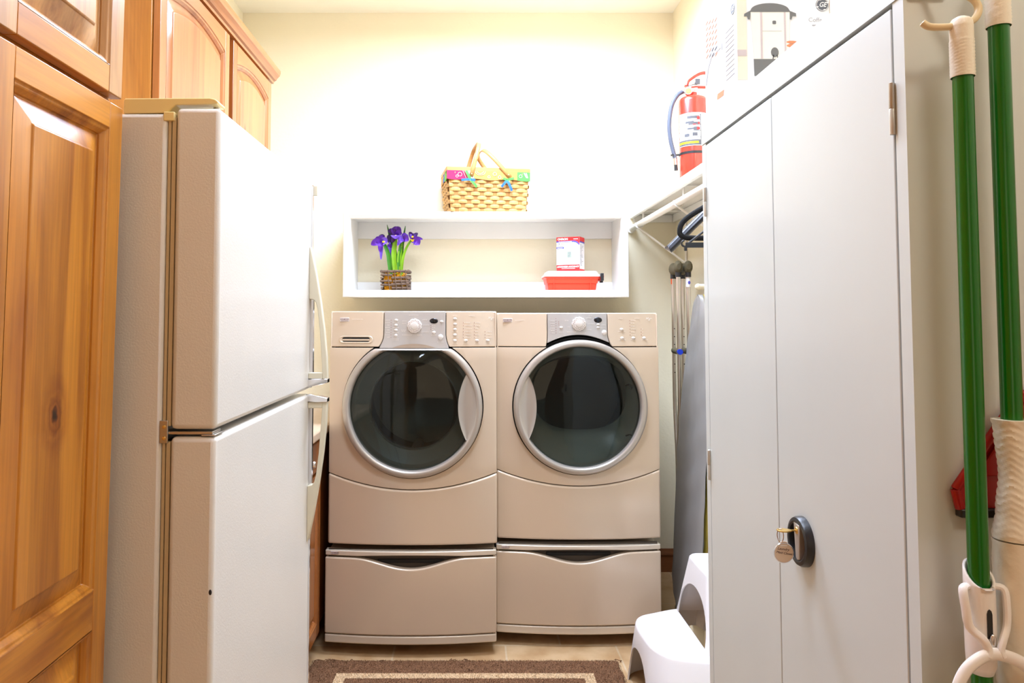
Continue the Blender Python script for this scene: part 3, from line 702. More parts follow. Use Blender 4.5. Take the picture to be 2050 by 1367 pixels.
for x0 in [.028+.0052*i for i in range(14)]: p.add(*decal(rect(x0, x0+.0036, .0135, .016), F(0, 0), .0009))
p.build('slogan_lettering', M['label_white'], ob, sharp=None); p = MB()
for x0 in [.012+.006*i for i in range(12)]: p.add(*decal(rect(x0, x0+.0045, .153, .156), F(0, 0), .001))
for x0 in [.092+.005*i for i in range(5)]: p.add(*decal(rect(x0, x0+.0036, .165, .168), F(0, 0), .001))
for x0 in [.005+.005*i for i in range(6)]: p.add(*decal(rect(x0, x0+.0036, .120, .124), F(0, 0), .001))
p.build('small_lettering', M['label_white'], ob, sharp=None)
p = MB(); v_, f_ = text_geo('series', .011, F(.036, .143) @ Matrix.Translation((0, 0, .0006))); p.add(v_, f_); p.build('series_lettering', M['print_orange'], ob, sharp=None)
p = MB()
p.add(*decal(rrect(.040, .090, .044, .118, .014), F(0, 0), .0004)); p.build('printed_monitor', mat('monitor_outline', srgb(186, 184, 190), .5), ob, sharp=None)
p = MB(); p.add(*decal(rrect(.041, .089, .045, .117, .013), F(0, 0), .0006)); p.build('printed_monitor_face', M['carton'], ob, sharp=None)
p = MB(); p.add(*decal(rect(.057, .081, .07, .102), F(0, 0), .0008)); p.build('printed_screen', M['lcd'], ob, sharp=None)
p = MB()
for (x0, x1, z0, z1) in [(.064, .066, .09, .099), (.069, .075, .097, .099), (.069, .075, .09, .092), (.073, .075, .092, .097), (.064, .066, .078, .086), (.069, .071, .078, .086), (.071, .076, .084, .086), (.064, .070, .073, .075), (.056, .068, .108, .109)]: p.add(*decal(rect(x0, x1, z0, z1), F(0, 0), .001))
for i in range(16): p.add(*decal(rect(.01, .01+random.uniform(.02, .055), .03+i*.0072, .0315+i*.0072), FR(0, 0)))
for zz in (.139, .145):
    p.add(*decal(rect(.057, .095, zz, zz+.0015), F(0, 0)))
p.build('fine_print', mat('dark_fine_print', srgb(120, 120, 128), .6), ob, sharp=None)

# ================================================================= picnic basket on the shelf box
bk = thing('picnic_basket', 'woven splint basket with bandana trim and folded handles on top of the shelf box', 'basket', (.066, 3.925, BZ1-.001), (0, 0, math.radians(9)), local=True)
bw2, bd2, BH, FLR = .194, .108, .208, .016   # half sizes at the bottom; FLR extra at the top
def side_len(z): return bw2+FLR*z/BH, bd2+FLR*.8*z/BH
bm_ = MB(); rows = 10; ncol = (12, 7)
# inner shell
bm_2 = MB()
def rr(z, ins): a, b2 = side_len(z); return [(x, y, z) for x, y in rrect(-a+ins, a-ins, -b2+ins, b2-ins, .008, 3)]
loft(bm_2, [rr(0, .004), rr(BH, .004), rr(BH, .008), rr(.004, .008)], True, True)
bm_2.build('inner_shell', M['basket'], bk)
rh = BH/rows
for r_ in range(rows):
    zc = (r_+.5)*rh; a, b2 = side_len(zc)
    for s_, (L0, D, n) in enumerate(((a, b2, 12), (b2, a, 7), (a, b2, 12), (b2, a, 7))):
        def PT(u, v, s_=s_, L0=L0, D=D, n=n, r_=r_, zc=zc):
            t = -L0+2*L0*u; o_ = .0030+.0050*(cos(PI*(u*n+r_)))
            o_ += .0022*(1-(2*v-1)**2)
            z = zc+(v-.5)*rh*.90
            return {0: (t, -D-o_, z), 1: (D+o_, t, z), 2: (-t, D+o_, z), 3: (-D-o_, -t, z)}[s_]
        bm_.sheet(PT, n*6, 3)
for s_, (L0, D, n) in enumerate(((bw2, bd2, 12), (bd2, bw2, 7), (bw2, bd2, 12), (bd2, bw2, 7))):
    for c_i in range(n):
        u0, u1 = (c_i-.30)/n+.0, (c_i+.30)/n
        def PT(u, v, s_=s_, n=n, u0=u0, u1=u1):
            z = v*BH; a, b2 = side_len(z); LL, DD = (a, b2) if s_ in (0, 2) else (b2, a)
            t = -LL+2*LL*min(max(u0+(u1-u0)*u, 0), 1)
            o_ = .0030
            return {0: (t, -DD-o_, z), 1: (DD+o_, t, z), 2: (-t, DD+o_, z), 3: (-DD-o_, -t, z)}[s_]
        bm_.sheet(PT, 1, 4, m=1)
bm_.build('woven_body', [M['basket'], M['stake']], bk, recalc=False)
TW, TD = side_len(BH)
rim = MB()
loft(rim, [[(x, y, BH) for x, y in rrect(-TW-.008, TW+.008, -TD-.008, TD+.008, .006, 2)], [(x, y, BH+.019) for x, y in rrect(-TW-.009, TW+.009, -TD-.009, TD+.009, .006, 2)],
           [(x, y, BH+.019) for x, y in rrect(-TW+.002, TW-.002, -TD+.002, TD-.002, .004, 2)], [(x, y, BH) for x, y in rrect(-TW+.003, TW-.003, -TD+.003, TD-.003, .004, 2)]], False, False)
rim.build('rim', M['basket_rim'], bk, bevel=.0015)
ln = MB(); Nn = 60
def lin(u, v):
    per = [(-TW, -TD), (TW, -TD), (TW, TD), (-TW, TD), (-TW, -TD)]; lens = [2*TW, 2*TD, 2*TW, 2*TD]; tot = sum(lens); d = u*tot; i = 0
    while i < 3 and d > lens[i]: d -= lens[i]; i += 1
    f = min(d/lens[i], 1); x = per[i][0]+(per[i+1][0]-per[i][0])*f; y = per[i][1]+(per[i+1][1]-per[i][1])*f
    k_ = 1+.055+.006*sin(u*90)*(1-v); low = BH-.043-.004*sin(u*47)
    return (x*(1+.055*TD/TW+.004*sin(u*90)*(1-v)), y*(k_+.02), low+(BH-low)*v)
def lmf(u, v):
    if u < .080: return 1
    if u < .092: return 4
    if u < .262: return 2
    if u < .315: return 0
    if u < .34: return 3
    if u > .93: return 0
    return int(u*17) % 4
ln.sheet(lin, 120, 3, mf=lmf)
lo_ = ln.build('cloth_trim', [M['clothgreen'], M['clothpink'], M['clothorange'], M['clothblue'], M['clothwhite']], bk, recalc=False)
pz = MB()
def FB(x, z): return (x, -TD*1.085-.001, z)
for (x0, zc, r_) in [(-.045, BH-.002, .014), (-.045, BH-.002, .022), (.0, BH-.03, .006), (.03, BH-.014, .009), (-.085, BH-.034, .006), (.055, BH-.03, .007), (.165, BH-.022, .008), (-.15, BH-.02, .010), (-.165, BH-.03, .006)]:
    pts = [FB(x0+r_*cos(PI+PI*k/10)*1.2, zc+r_*sin(PI+PI*k/10)*.9) for k in range(11)] if r_ > .012 else [FB(x0+r_*cos(2*PI*k/12), zc+r_*sin(2*PI*k/12)) for k in range(12)]
    pz.tube(pts, .0009, 5, closed=(r_ <= .012))
for i in range(4): pz.tube([FB(-.135+.009*i, BH-.001), FB(-.118+.009*i, BH-.038)], .0010, 5); pz.tube([FB(.185+.005*i-.004, BH-.004), FB(.195+.003*i, BH-.03)], .0008, 5)
pz.build('bandana_print', M['clothwhite'], lo_)
def uhandle(px0, ang, H):
    m_ = MB(); a = math.radians(ang); Lv = Vector((sin(a), 0, cos(a))); Wv = Vector((cos(a), 0, -sin(a)))
    D = TD+.013; n = 30; path = []
    for i in range(n+1):
        t = PI*i/n; y = -D*(abs(cos(t))**.45)*(1 if cos(t) > 0 else -1); h = H*(max(sin(t), 0)**.6); path.append(Vector((px0, 0, BH-.018))+Vector((0, y, 0))+Lv*h)
    path[0] = Vector((px0, -D, BH-.018))-Lv*.012
    def PT(u, v):
        i = min(int(round(u*n)), n); return path[i]+Wv*(.0105*(2*v-1))
    m_.sheet(PT, n, 2); o = m_.build('handle', M['basket_rim'], bk, recalc=False)
    sd = o.modifiers.new('thick', 'SOLIDIFY'); sd.thickness = .005; sd.offset = 0
    for sy in (-1, 1): MB().lathe((px0, sy*(D+.003), BH-.018), [(.0, -.004*1), (.004, -.002), (.005, 0), (.004, .002), (0, .004)], 'y', 12).build('rivet', M['brass'], o)
    return o
uhandle(-.09, 15, .185); uhandle(.102, -42, .19)
def bow(cx, cz, rib):
    m1 = [MB(), MB()]
    for (dx, dz, w, mi) in rib:
        def PT(u, v):
            x = cx+dx*u; z = cz+dz*u; l = math.hypot(dx, dz); nx, nz = -dz/l, dx/l
            return (x+nx*w*(v-.5), -TD*1.085-.006-.006*sin(PI*u), z+nz*w*(v-.5))
        m1[mi].sheet(PT, 8, 2, thick=(0, -.0012, 0))
    o = m1[0].build('ribbon', M['clothgreen'], bk); m1[1].build('ribbon', M['clothblue'], bk)
bow(-.098, BH-.046, [(-.022, .045, .013, 0), (.034, -.038, .012, 0), (-.045, -.004, .012, 1), (.026, -.004, .013, 1)])
bow(.092, BH-.044, [(.038, .010, .012, 0), (-.02, .008, .012, 0), (-.028, -.036, .012, 1), (.026, -.055, .013, 1)])

# ================================================================= wire-braced closet shelf on the right wall
cs = thing('closet_shelf', 'long white closet shelf with hanging rod along the right wall', 'shelf', (.98, 3.4, 1.9))
SX = .862
s = MB(); s.box(SX+.018, XR-.002, 1.86, YF-.002, 1.914, 1.932); s.build('board', M['melamine'], cs)
MB().box(SX, SX+.018, 1.86, YF-.004, 1.893, 1.932).build('front_lip', M['melamine'], cs, bevel=.002)
MB().box(XR-.02, XR-.002, 1.86, YF-.004, 1.872, 1.913).build('wall_cleat', M['melamine'], cs, bevel=.002)
MB().box(SX+.02, XR-.021, YF-.02, YF-.003, 1.872, 1.913).build('wall_cleat', M['melamine'], cs, bevel=.002)
MB().tube([(.866, 1.88, 1.836), (.866, YF-.006, 1.836)], .0155, 18).build('rod', M['melamine'], cs)
MB().tube([(.866, YF-.03, 1.836), (.866, YF-.004, 1.836)], .024, 18).build('rod_socket', M['melamine'], cs)
def brace(y):
    m_ = MB(); m_.tube([(.866, y, 1.815), (XR-.006, y, 1.632)], .0055, 8)
    m_.tube([(XR-.006, y, 1.90), (XR-.006, y, 1.62)], .0055, 8); m_.tube([(SX+.02, y, 1.906), (XR-.006, y, 1.906)], .0045, 8)
    hk = [(.866+.020*cos(math.radians(d)), y, 1.836+.020*sin(math.radians(d))) for d in range(-200, 20, 20)]
    m_.tube(hk, .0042, 8); m_.tube([(.867+.019, y, 1.84), (.888, y, 1.906)], .0045, 8)
    m_.build('brace', M['melamine'], cs)
brace(3.86); brace(3.12); brace(2.3)

# hangers
def tri(cx, y, cz, half, drop, r, n=6):
    return None
def hanger_hook(m_, cx, y, zneck):
    pts = [(cx, y, zneck)]+[(cx, y, 1.800)]+[(cx-.0205*cos(math.radians(d)), y, 1.836+.0205*sin(math.radians(d))) for d in range(-60, 190, 25)]
    pts = [(cx, y, zneck), (cx+.004, y, 1.80)]+[(cx+.0*1+.0195*cos(math.radians(d)), y, 1.836+.0195*sin(math.radians(d))) for d in range(-50, 200, 25)]
    m_.tube(pts, .0022, 8)
hx = .866
h1 = thing('clothes_hanger', 'thick black flocked hanger looping in front on the closet rod', 'hanger', (hx, 2.36, 1.8), group=None)
m_ = MB(); half = .21
pts = smooth([(hx, 2.36, 1.755), (hx-.06, 2.36, 1.738), (hx-.15, 2.36, 1.690), (hx-.198, 2.36, 1.655), (hx-.209, 2.36, 1.622), (hx-.195, 2.36, 1.606), (hx-.15, 2.36, 1.603), (hx, 2.36, 1.603), (hx+.15, 2.36, 1.603), (hx+.195, 2.36, 1.606), (hx+.209, 2.36, 1.622), (hx+.198, 2.36, 1.655), (hx+.15, 2.36, 1.690), (hx+.06, 2.36, 1.738)], 5, True)
m_.tube(pts, .0085, 10, closed=True); m_.build('frame', mat('black_flock', (.006, .006, .006, 1), .9, bump=.6, bscale=400), h1)
m_ = MB(); hanger_hook(m_, hx, 2.36, 1.755); m_.build('hook', M['brushed'], h1)
h2 = thing('clothes_hanger', 'broad slate-blue suit hanger behind the black flocked one', 'hanger', (hx, 2.41, 1.8))
m_ = MB()
for sg in (-1, 1):
    P = smooth([(hx, 2.41, 1.755), (hx+sg*.06, 2.412, 1.735), (hx+sg*.14, 2.418, 1.66), (hx+sg*.215, 2.43, 1.583), (hx+sg*.222, 2.432, 1.578)], 5)
    m_.tube(P, [.007]+[.014]*(len(P)-3)+[.013, .009], 12, flat=1.6, up=(0, 0, 1))
m_.build('shoulder_bar', M['slate'], h2)
m_ = MB(); hanger_hook(m_, hx, 2.41, 1.755); m_.build('hook', M['brushed'], h2)
h3 = thing('clothes_hanger', 'flat black plastic hanger bar with hooked end, lowest on the closet rod', 'hanger', (hx, 2.33, 1.8))
m_ = MB(); m_.box(hx-.20, hx+.20, 2.326, 2.333, 1.570, 1.586)
for sg in (-1, 1):
    q = hx+sg*.20
    m_.tube([(q+sg*.012*cos(math.radians(d))-sg*.0, 2.33, 1.583+.010*sin(math.radians(d))) for d in range(-150, 100, 25)], .0032, 8)
    m_.box(q-.004, q+.004, 2.326, 2.333, 1.560, 1.572)
m_.build('bar', M['blackplastic'], h3, bevel=.001)
m_ = MB(); 
for sg in (-1, 1): m_.tube([(hx, 2.33, 1.73), (hx+sg*.19, 2.33, 1.584)], .0035, 8)
m_.tube([(hx, 2.33, 1.72), (hx, 2.33, 1.745)], .006, 8); m_.build('arms', M['blackplastic'], h3)
m_ = MB(); hanger_hook(m_, hx, 2.33, 1.745); m_.build('hook', M['brushed'], h3)

# ================================================================= fire extinguisher
ex, ey, ez = 1.015, 3.40, 1.9325
fe = thing('fire_extinguisher', 'red fire extinguisher with blue-grey hose standing on the closet shelf', 'fire extinguisher', (ex, ey, ez))
MB().lathe((ex, ey, ez), [(.0, 0), (.058, 0), (.063, .005), (.064, .02), (.064, .408), (.062, .418), (.056, .426), (.042, .432), (.018, .436), (.0, .437)], 'z', 40).build('cylinder', M['red'], fe)
MB().lathe((ex, ey, ez), [(.017, .434), (.019, .437), (.019, .452), (.013, .455)], 'z', 20).build('neck', M['red'], fe)
m_ = MB(); m_.lathe((ex-.005, ey, ez), [(.012, .448), (.012, .49), (.0, .492)], 'z', 16); m_.box(ex-.022, ex+.02, ey-.011, ey+.011, ez+.462, ez+.50); m_.tube([(ex-.02, ey, ez+.462), (ex-.048, ey, ez+.458)], .0085, 12)
m_.build('valve', M['alu'], fe, bevel=.002)
g_ = MB().lathe((ex-.030, ey-.022, ez+.450), [(.0, -.014), (.0155, -.013), (.017, -.009), (.017, .002), (.0, .003)], 'y', 24).build('pressure_gauge', M['alu'], fe)
MB().lathe((ex-.030, ey-.022, ez+.450), [(.0, -.0155), (.013, -.0148)], 'y', 24).build('dial', M['print_orange'], g_)
def strap(mb, pts, w, t, widthdir):
    P = smooth(pts, 6); wd = Vector(widthdir)
    def PT(u, v): i = min(int(round(u*(len(P)-1))), len(P)-1); return P[i]+wd*(w*(v-.5))
    mb.sheet(PT, len(P)-1, 2)
m_ = MB(); strap(m_, [(ex-.032, ey, ez+.482), (ex-.02, ey, ez+.505), (ex+.01, ey, ez+.528), (ex+.04, ey, ez+.542), (ex+.075, ey, ez+.545)], .026, .0, (0, 1, 0))
o = m_.build('lever', M['red'], fe, recalc=False); sd = o.modifiers.new('t', 'SOLIDIFY'); sd.thickness = .011; sd.offset = 0
m_ = MB(); strap(m_, [(ex-.01, ey, ez+.475), (ex+.02, ey, ez+.478), (ex+.06, ey, ez+.477)], .024, .0, (0, 1, 0))
o = m_.build('carry_handle', M['red'], fe, recalc=False); sd = o.modifiers.new('t', 'SOLIDIFY'); sd.thickness = .008; sd.offset = 0
m_ = MB(); m_.box(ex+.008, ex+.028, ey-.020, ey-.014, ez+.488, ez+.512); m_.tube([(ex-.03, ey-.016, ez+.478), (ex+.015, ey-.017, ez+.492)], .0012, 6); m_.build('safety_tag', M['print_dark'], fe)
hp = smooth([(ex-.046, ey, ez+.458), (ex-.072, ey, ez+.44), (ex-.098, ey, ez+.39), (ex-.110, ey, ez+.31), (ex-.106, ey, ez+.24), (ex-.092, ey, ez+.175), (ex-.085, ey, ez+.145)], 6)
MB().tube(hp, .0095, 12).build('hose', M['hose'], fe)
m_ = MB(); m_.tube([(ex-.086, ey, ez+.15), (ex-.083, ey, ez+.118)], .0095, 12); m_.build('hose_ferrule', M['alu'], fe)
m_ = MB(); m_.tube([(ex-.083, ey, ez+.122), (ex-.081, ey, ez+.092)], [.008, .0085], 12); m_.build('nozzle', M['blackplastic'], fe)
m_ = MB(); m_.lathe((ex, ey, ez), [(.0642, .160), (.0655, .160), (.0655, .172), (.0642, .172)], 'z', 40); m_.tube([(ex-.062, ey, ez+.165), (ex-.105, ey, ez+.163)], .0045, 8); m_.tube([(ex-.098, ey, ez+.163), (ex-.098, ey-.013, ez+.163)], .004, 8); m_.build('strap', M['blackplastic'], fe)
def curved(mb, a0, a1, z0, z1, r=.0645):
    def PT(u, v): a = math.radians(a0+(a1-a0)*u); return (ex+r*sin(a), ey-r*cos(a), ez+z0+(z1-z0)*v)
    mb.sheet(PT, max(2, int(abs(a1-a0)/6)), 1)
m_ = MB(); curved(m_, -84, 84, .195, .345); lb = m_.build('label', M['labelgrey'], fe, recalc=False)
m_ = MB(); curved(m_, -84, 14, .197, .222, .0650); 
for z0 in (.232, .262, .289, .312, .333): curved(m_, -84, 14, z0, z0+.002, .0650)
curved(m_, 12, 15, .197, .338, .0650)
for (a, c, z0, z1) in [(-40, 0, .318, .330), (-20, 8, .322, .330), (-48, -14, .296, .306), (-35, 4, .290, .302), (-40, -5, .268, .276), (-15, 5, .264, .280), (-52, -32, .236, .250), (-20, 0, .238, .254)]: curved(m_, a, c, z0, z1, .0652)
for i in range(3): curved(m_, -80, -45, .322+.004*i, .3232+.004*i, .0652); curved(m_, -80, -52, .298+.004*i, .2992+.004*i, .0652); curved(m_, -80, -45, .27+.004*i, .2712+.004*i, .0652)
m_.build('label_print', M['print_dark'], lb, recalc=False)
m_ = MB(); curved(m_, -84, 4, .205, .214, .0654); m_.build('yellow_lettering', M['print_yellow'], lb, recalc=False)
m_ = MB()
for (a, c, z0, z1) in [(-2, 10, .314, .326), (2, 10, .291, .302), (-18, -6, .288, .292), (-2, 10, .266, .278)]: curved(m_, a, c, z0, z1, .0656)
m_.build('red_print', M['print_red'], lb, recalc=False)
m_ = MB()
for i in range(12): curved(m_, 22, 50+random.uniform(-4, 8), .205+i*.0035, .2065+i*.0035, .0650)
for i in range(5): curved(m_, 26, 46+random.uniform(-4, 8), .300+i*.005, .302+i*.005, .0650)
for i in range(5): curved(m_, 26+i*5, 28.4+i*5, .262, .272, .0650)
curved(m_, 22, 56, .252, .256, .0650); m_.build('grey_print', M['print_mid'], lb, recalc=False)

# ================================================================= grey steel storage cabinet
KX, KX1, KY0, KY1, KH = .57, 1.05, .972, 1.838, 1.834
sc_ = thing('storage_cabinet', 'tall grey enamelled steel storage cabinet with two doors on the right', 'cabinet', (.81, 1.405, 0))
b = MB()
b.box(KX+.012, KX1, KY0, KY0+.0015, 0, KH); b.box(KX+.0125, KX1, KY1-.0015, KY1, 0, KH); b.box(KX1-.0015, KX1, KY0, KY1, .05, KH)
b.box(KX+.0125, KX1, KY0+.002, KY1-.002, KH-.0015, KH-.0002); b.box(KX+.0125, KX1-.002, KY0+.002, KY1-.002, .05, .0515)
b.box(KX-.0015, KX+.012, KY0, KY1, 1.777, KH); b.box(KX, KX+.012, KY0, KY0+.025, 0, 1.7765); b.box(KX, KX+.012, KY1-.028, KY1, 0, 1.7765); b.box(KX+.0005, KX+.012, KY0+.0255, KY1-.0285, 0, .06)
b.box(KX+.02, KX+.022, KY0+.02, KY1-.02, .05, 1.79)
b.build('body', M['steelcab'], sc_)
MB().box(KX+.014, KX+.018, KY0+.02, KY1-.02, .055, 1.785).build('gap_shade_sheet', mat('shadow_grey_steel', srgb(92, 90, 80), .6), sc_)  # dark sheet behind the doors, shade of the door gaps put in its colour
kd1 = MB().box(KX-.0005, KX+.012, KY0+.0295, 1.4080, .0635, 1.7705).build('door', M['steelcab'], sc_, bevel=.0015)
kd2 = MB().box(KX-.0005, KX+.012, 1.4115, KY1-.031, .0635, 1.7705).build('door', M['steelcab'], sc_, bevel=.0015)
def khinge(y, z, door):
    m_ = MB(); m_.lathe((KX-.003, y, z), [(.0, -.036), (.0038, -.035), (.0042, -.001), (.0036, 0), (.0042, .001), (.0038, .035), (0, .037)], 'z', 12)
    m_.box(KX-.003, KX, y-.001, y+.003, z-.034, z+.034); m_.build('hinge', M['hingemetal'], door)
for zz in (1.632, .25): khinge(KY0+.0265, zz, kd1); khinge(KY1-.0295, zz, kd2)
khinge(KY1-.0295, 1.0, kd2)
hy, hz = 1.305, .968
hr = MB().lathe((KX, hy, hz), [(.042, 0), (.0415, -.009), (.0395, -.013), (.034, -.0145), (.031, -.013), (.030, -.004), (.030, -.001), (.0, -.001)], 'x', 40).build('handle_rose', M['blackplastic'], kd1, label='round black recessed handle')
lv = MB().prism([(hy+.010, hz+.031), (hy-.012, hz+.029), (hy-.0105, hz-.028), (hy-.002, hz-.031), (hy+.004, hz-.028)], 'x', KX-.014, KX-.004).build('lever', M['silver'], hr, bevel=.0012, label='satin silver lever')
MB().lathe((KX-.0135, hy-.002, hz+.019), [(.0, -.0022), (.0055, -.0018), (.0062, 0)], 'x', 20).build('lock', M['brass'], lv)
ky = thing('key', 'brass key left in the cabinet lock with a ring through its bow', 'key', (KX-.016, hy-.002, hz+.019))
m_ = MB(); kx0 = KX-.0158; yk, zk = hy-.002, hz+.019
m_.prism([(kx0+.001, yk-.0025), (kx0+.001, yk+.0025), (kx0-.007, yk+.0025), (kx0-.010, yk+.006), (kx0-.018, yk+.0105), (kx0-.027, yk+.009), (kx0-.031, yk+.004), (kx0-.031, yk-.004), (kx0-.027, yk-.009), (kx0-.018, yk-.0105), (kx0-.010, yk-.006), (kx0-.007, yk-.0025)], 'z', zk-.0011, zk+.0011)
m_.build('blade', M['brass'], ky, bevel=.0004)
rg = MB(); c0 = Vector((kx0-.026, yk, zk-.0085))
rg.tube([(c0.x+.0*0+.0025*sin(a), c0.y+.004*cos(a)*.6, c0.z+.0105*cos(a)) if False else (c0.x+.004*sin(2*PI*k/28), c0.y-.007*sin(2*PI*k/28)*.5, c0.z+.0115*cos(2*PI*k/28)) for k, a in [(q, 0) for q in range(28)]], .0007, 6, closed=True)
rg.build('ring', M['chrome'], ky)
tagc = (c0.x+.004, c0.y-.003, c0.z-.0265)
kt = thing('key_tag', 'round cream paper tag with handwriting hanging from the cabinet key', 'tag', tagc)
m_ = MB(); tp = [(tagc[0]+x, tagc[2]+z) for x, z in [(.0165*sin(2*PI*k/36), -.002+.0165*cos(2*PI*k/36)+(.0025 if 33 < k or k < 3 else 0)) for k in range(36)]]
m_.prism(tp, 'y', tagc[1]-.0006, tagc[1]+.0006); m_.build('disc', mat('tag_paper', srgb(236, 218, 196), .6), kt)
rm = [(tagc[0]+.0166*sin(2*PI*k/36), tagc[1]-.0004, tagc[2]-.002+.0166*cos(2*PI*k/36)) for k in range(36)]
MB().tube(rm, .0009, 6, closed=True).build('rim', M['chrome'], kt)
MB().add(*decal(rrect(-.006, .006, .0095, .0115, .001), face_minus_y(tagc[0], tagc[1]-.0006, tagc[2]))).build('slot', M['label_white'], kt, sharp=None)
m_ = MB()
v_, f_ = text_geo('Laundry', .0062, face_minus_y(tagc[0]-.001, tagc[1]-.0008, tagc[2]+.0045) @ Matrix.Rotation(math.radians(-8), 4, 'Z'), depth=.0001, shear=.35); m_.add(v_, f_)
v_, f_ = text_geo('Maid Closet', .0056, face_minus_y(tagc[0]+.0004, tagc[1]-.0008, tagc[2]-.0022) @ Matrix.Rotation(math.radians(-9), 4, 'Z'), depth=.0001, shear=.3); m_.add(v_, f_)
m_.build('handwriting', mat('brown_ink', srgb(96, 60, 60), .7), kt, sharp=None)

# ================================================================= coffee urn cartons on the cabinet
gx0, gx1, gy0, gy1, gz0, gz1 = .585, .792, 1.628, 1.852, KH+.0005, 2.215
ub = thing('coffee_urn_box', 'white coffee urn carton with urn picture standing on the steel cabinet', 'box', (.69, 1.74, gz0))
MB().box(gx0, gx1, gy0, gy1, gz0, gz1).build('carton', M['carton'], ub, bevel=.001)
FF = lambda x, z, e=0: face_minus_y(x, gy0-.0002-e, z)
I4 = FF(0, 0)
m_ = MB(); m_.add(*decal(rect(gx0+.001, .607, 1.875, 2.1), I4)); m_.add(*decal(rect(.69, .722, 1.84, 1.93), I4)); m_.build('printed_backdrop', M['print_beige'], ub, sharp=None)
m_ = MB(); m_.add(*decal(rect(gx0+.001, .606, 1.928, 1.942), FF(0, 0, .0004))); m_.add(*decal(rect(.637, .6415, 1.922, 2.026), FF(0, 0, .0008))); m_.add(*decal(rect(.6895, .6935, 1.922, 2.026), FF(0, 0, .0008)));  m_.build('printed_shading', M['print_lilac'], ub, sharp=None)
m_ = MB(); m_.add(*decal([(.6225, 1.918), (.6985, 1.918), (.703, 2.03), (.616, 2.03)], FF(0, 0, .0003))); m_.build('printed_urn_body', mat('printed_urn', srgb(246, 240, 226), .5), ub, sharp=None)
m_ = MB(); m_.add(*decal([(.6225, 1.883), (.697, 1.883), (.6985, 1.921), (.6215, 1.921)], FF(0, 0, .0006)))
m_.build('printed_urn_base', M['urnink'], ub, sharp=None); m_ = MB(); m_.add(*decal([(.602, 2.0225), (.616, 2.030)]+[(.659-.042*cos(PI*k/16), 2.031+.0155*sin(PI*k/16)) for k in range(1, 16)]+[(.703, 2.029), (.7165, 2.0235), (.7165, 2.0165), (.709, 2.0175), (.7065, 2.0095), (.703, 2.0105), (.7025, 2.0265), (.616, 2.0265), (.6145, 2.010), (.610, 2.0105), (.6085, 2.0175), (.6015, 2.0165)], FF(0, 0, .0006)))
m_.build('printed_urn_lid', M['urnink'], ub, sharp=None); m_ = MB(); m_.add(*decal(oval(.668, 1.936, .0085, .011), FF(0, 0, .0008))); m_.add(*decal([(.664, 1.93), (.666, 1.93), (.664, 1.912), (.661, 1.912)], FF(0, 0, .0008))); m_.add(*decal([(.672, 1.93), (.674, 1.93), (.678, 1.912), (.675, 1.912)], FF(0, 0, .0008)))
m_.build('printed_urn_tap', M['urnink'], ub, sharp=None); m_ = MB(); m_.add(*decal(rrect(.664, .672, 1.999, 2.007, .002), FF(0, 0, .0008)))
m_.build('printed_urn_emblem', M['urnink'], ub, sharp=None)
m_ = MB(); m_.add(*decal(oval(.7085, 1.951, .014, .004), FF(0, 0, .0004))); m_.add(*decal(oval(.706, 1.959, .012, .003), FF(0, 0, .0004))); m_.build('printed_fruit', M['print_orange'], ub, sharp=None)
def roundel(parent, MM, r, col):
    m_ = MB(); m_.add(*decal(oval(0, 0, r, r, 40), MM)); o = m_.build('logo', col, parent, sharp=None)
    m_ = MB(); n = 36
    for rr0, rr1 in ((r*.86, r*.93),):
        vs = [MM @ Vector((q*cos(2*PI*k/n), q*sin(2*PI*k/n), .0009)) for q in (rr0, rr1) for k in range(n)]
        m_.add(vs, [(k, (k+1) % n, n+(k+1) % n, n+k) for k in range(n)])
    for k in range(4):
        a = k*PI/2+.4; m_.add(*decal(oval(r*.84*cos(a), r*.84*sin(a), r*.2, r*.09), MM @ Matrix.Translation((0, 0, .0006))))
    v_, f_ = text_geo('GE', r*1.05, MM @ Matrix.Translation((0, 0, .0009)), depth=.0001, shear=.35, bold=.0002, sx=.85); m_.add(v_, f_)
    m_.build('logo_lettering', M['label_white'], o, sharp=None)
gl = mat('logo_slate', srgb(96, 100, 108), .5)
roundel(ub, FF(.7755, 2.043), .0145, gl)
m_ = MB(); v_, f_ = text_geo('Coffee Urn', .0135, FF(.744, 2.009) , depth=.0002, align='LEFT'); m_.add(v_, f_); m_.add(*decal(rect(.752, .762, 1.996, 1.998), FF(0, 0))); m_.add(*decal(rect(.642, .684, 1.9835, 1.9842), FF(0, 0, .0006))); m_.build('lettering', M['print_mid'], ub, sharp=None)
MB().box(gx1-.0008, gx1+.0003, gy0-.0004, gy0+.004, gz0, gz1).build('cut_edge', mat('kraft_edge', srgb(170, 126, 70), .8), ub, sharp=None)
# side face (towards -X)
FS = lambda y, z, e=0: face_minus_x(gx0-.0002-e, y, z)
def SD(pts, e=0):     # pts (y,z)
    n = len(pts); return ([(gx0-.0002-e, y, z) for y, z in pts]+[(gx0-.0007-e, y, z) for y, z in pts], [list(range(n)), list(range(n, 2*n))[::-1]]+[(i, (i+1) % n, n+(i+1) % n, n+i) for i in range(n)])
m_ = MB(); m_.add(*SD([(1.845, 1.955), (1.83, 1.985), (1.80, 2.003), (1.765, 2.007), (1.735, 2.003), (1.722, 1.995), (1.723, 1.975), (1.733, 1.985), (1.80, 1.985), (1.825, 1.965), (1.842, 1.93), (1.848, 1.93)]))
m_.build('printed_urn_lid', M['print_side'], ub, sharp=None)
m_ = MB()
for i in range(7):
    for j in range(4): m_.add(*SD([(1.84-j*.022, 2.08-i*.014-j*.006), (1.825-j*.022, 2.084-i*.014-j*.006), (1.825-j*.022, 2.087-i*.014-j*.006), (1.84-j*.022, 2.083-i*.014-j*.006)]))
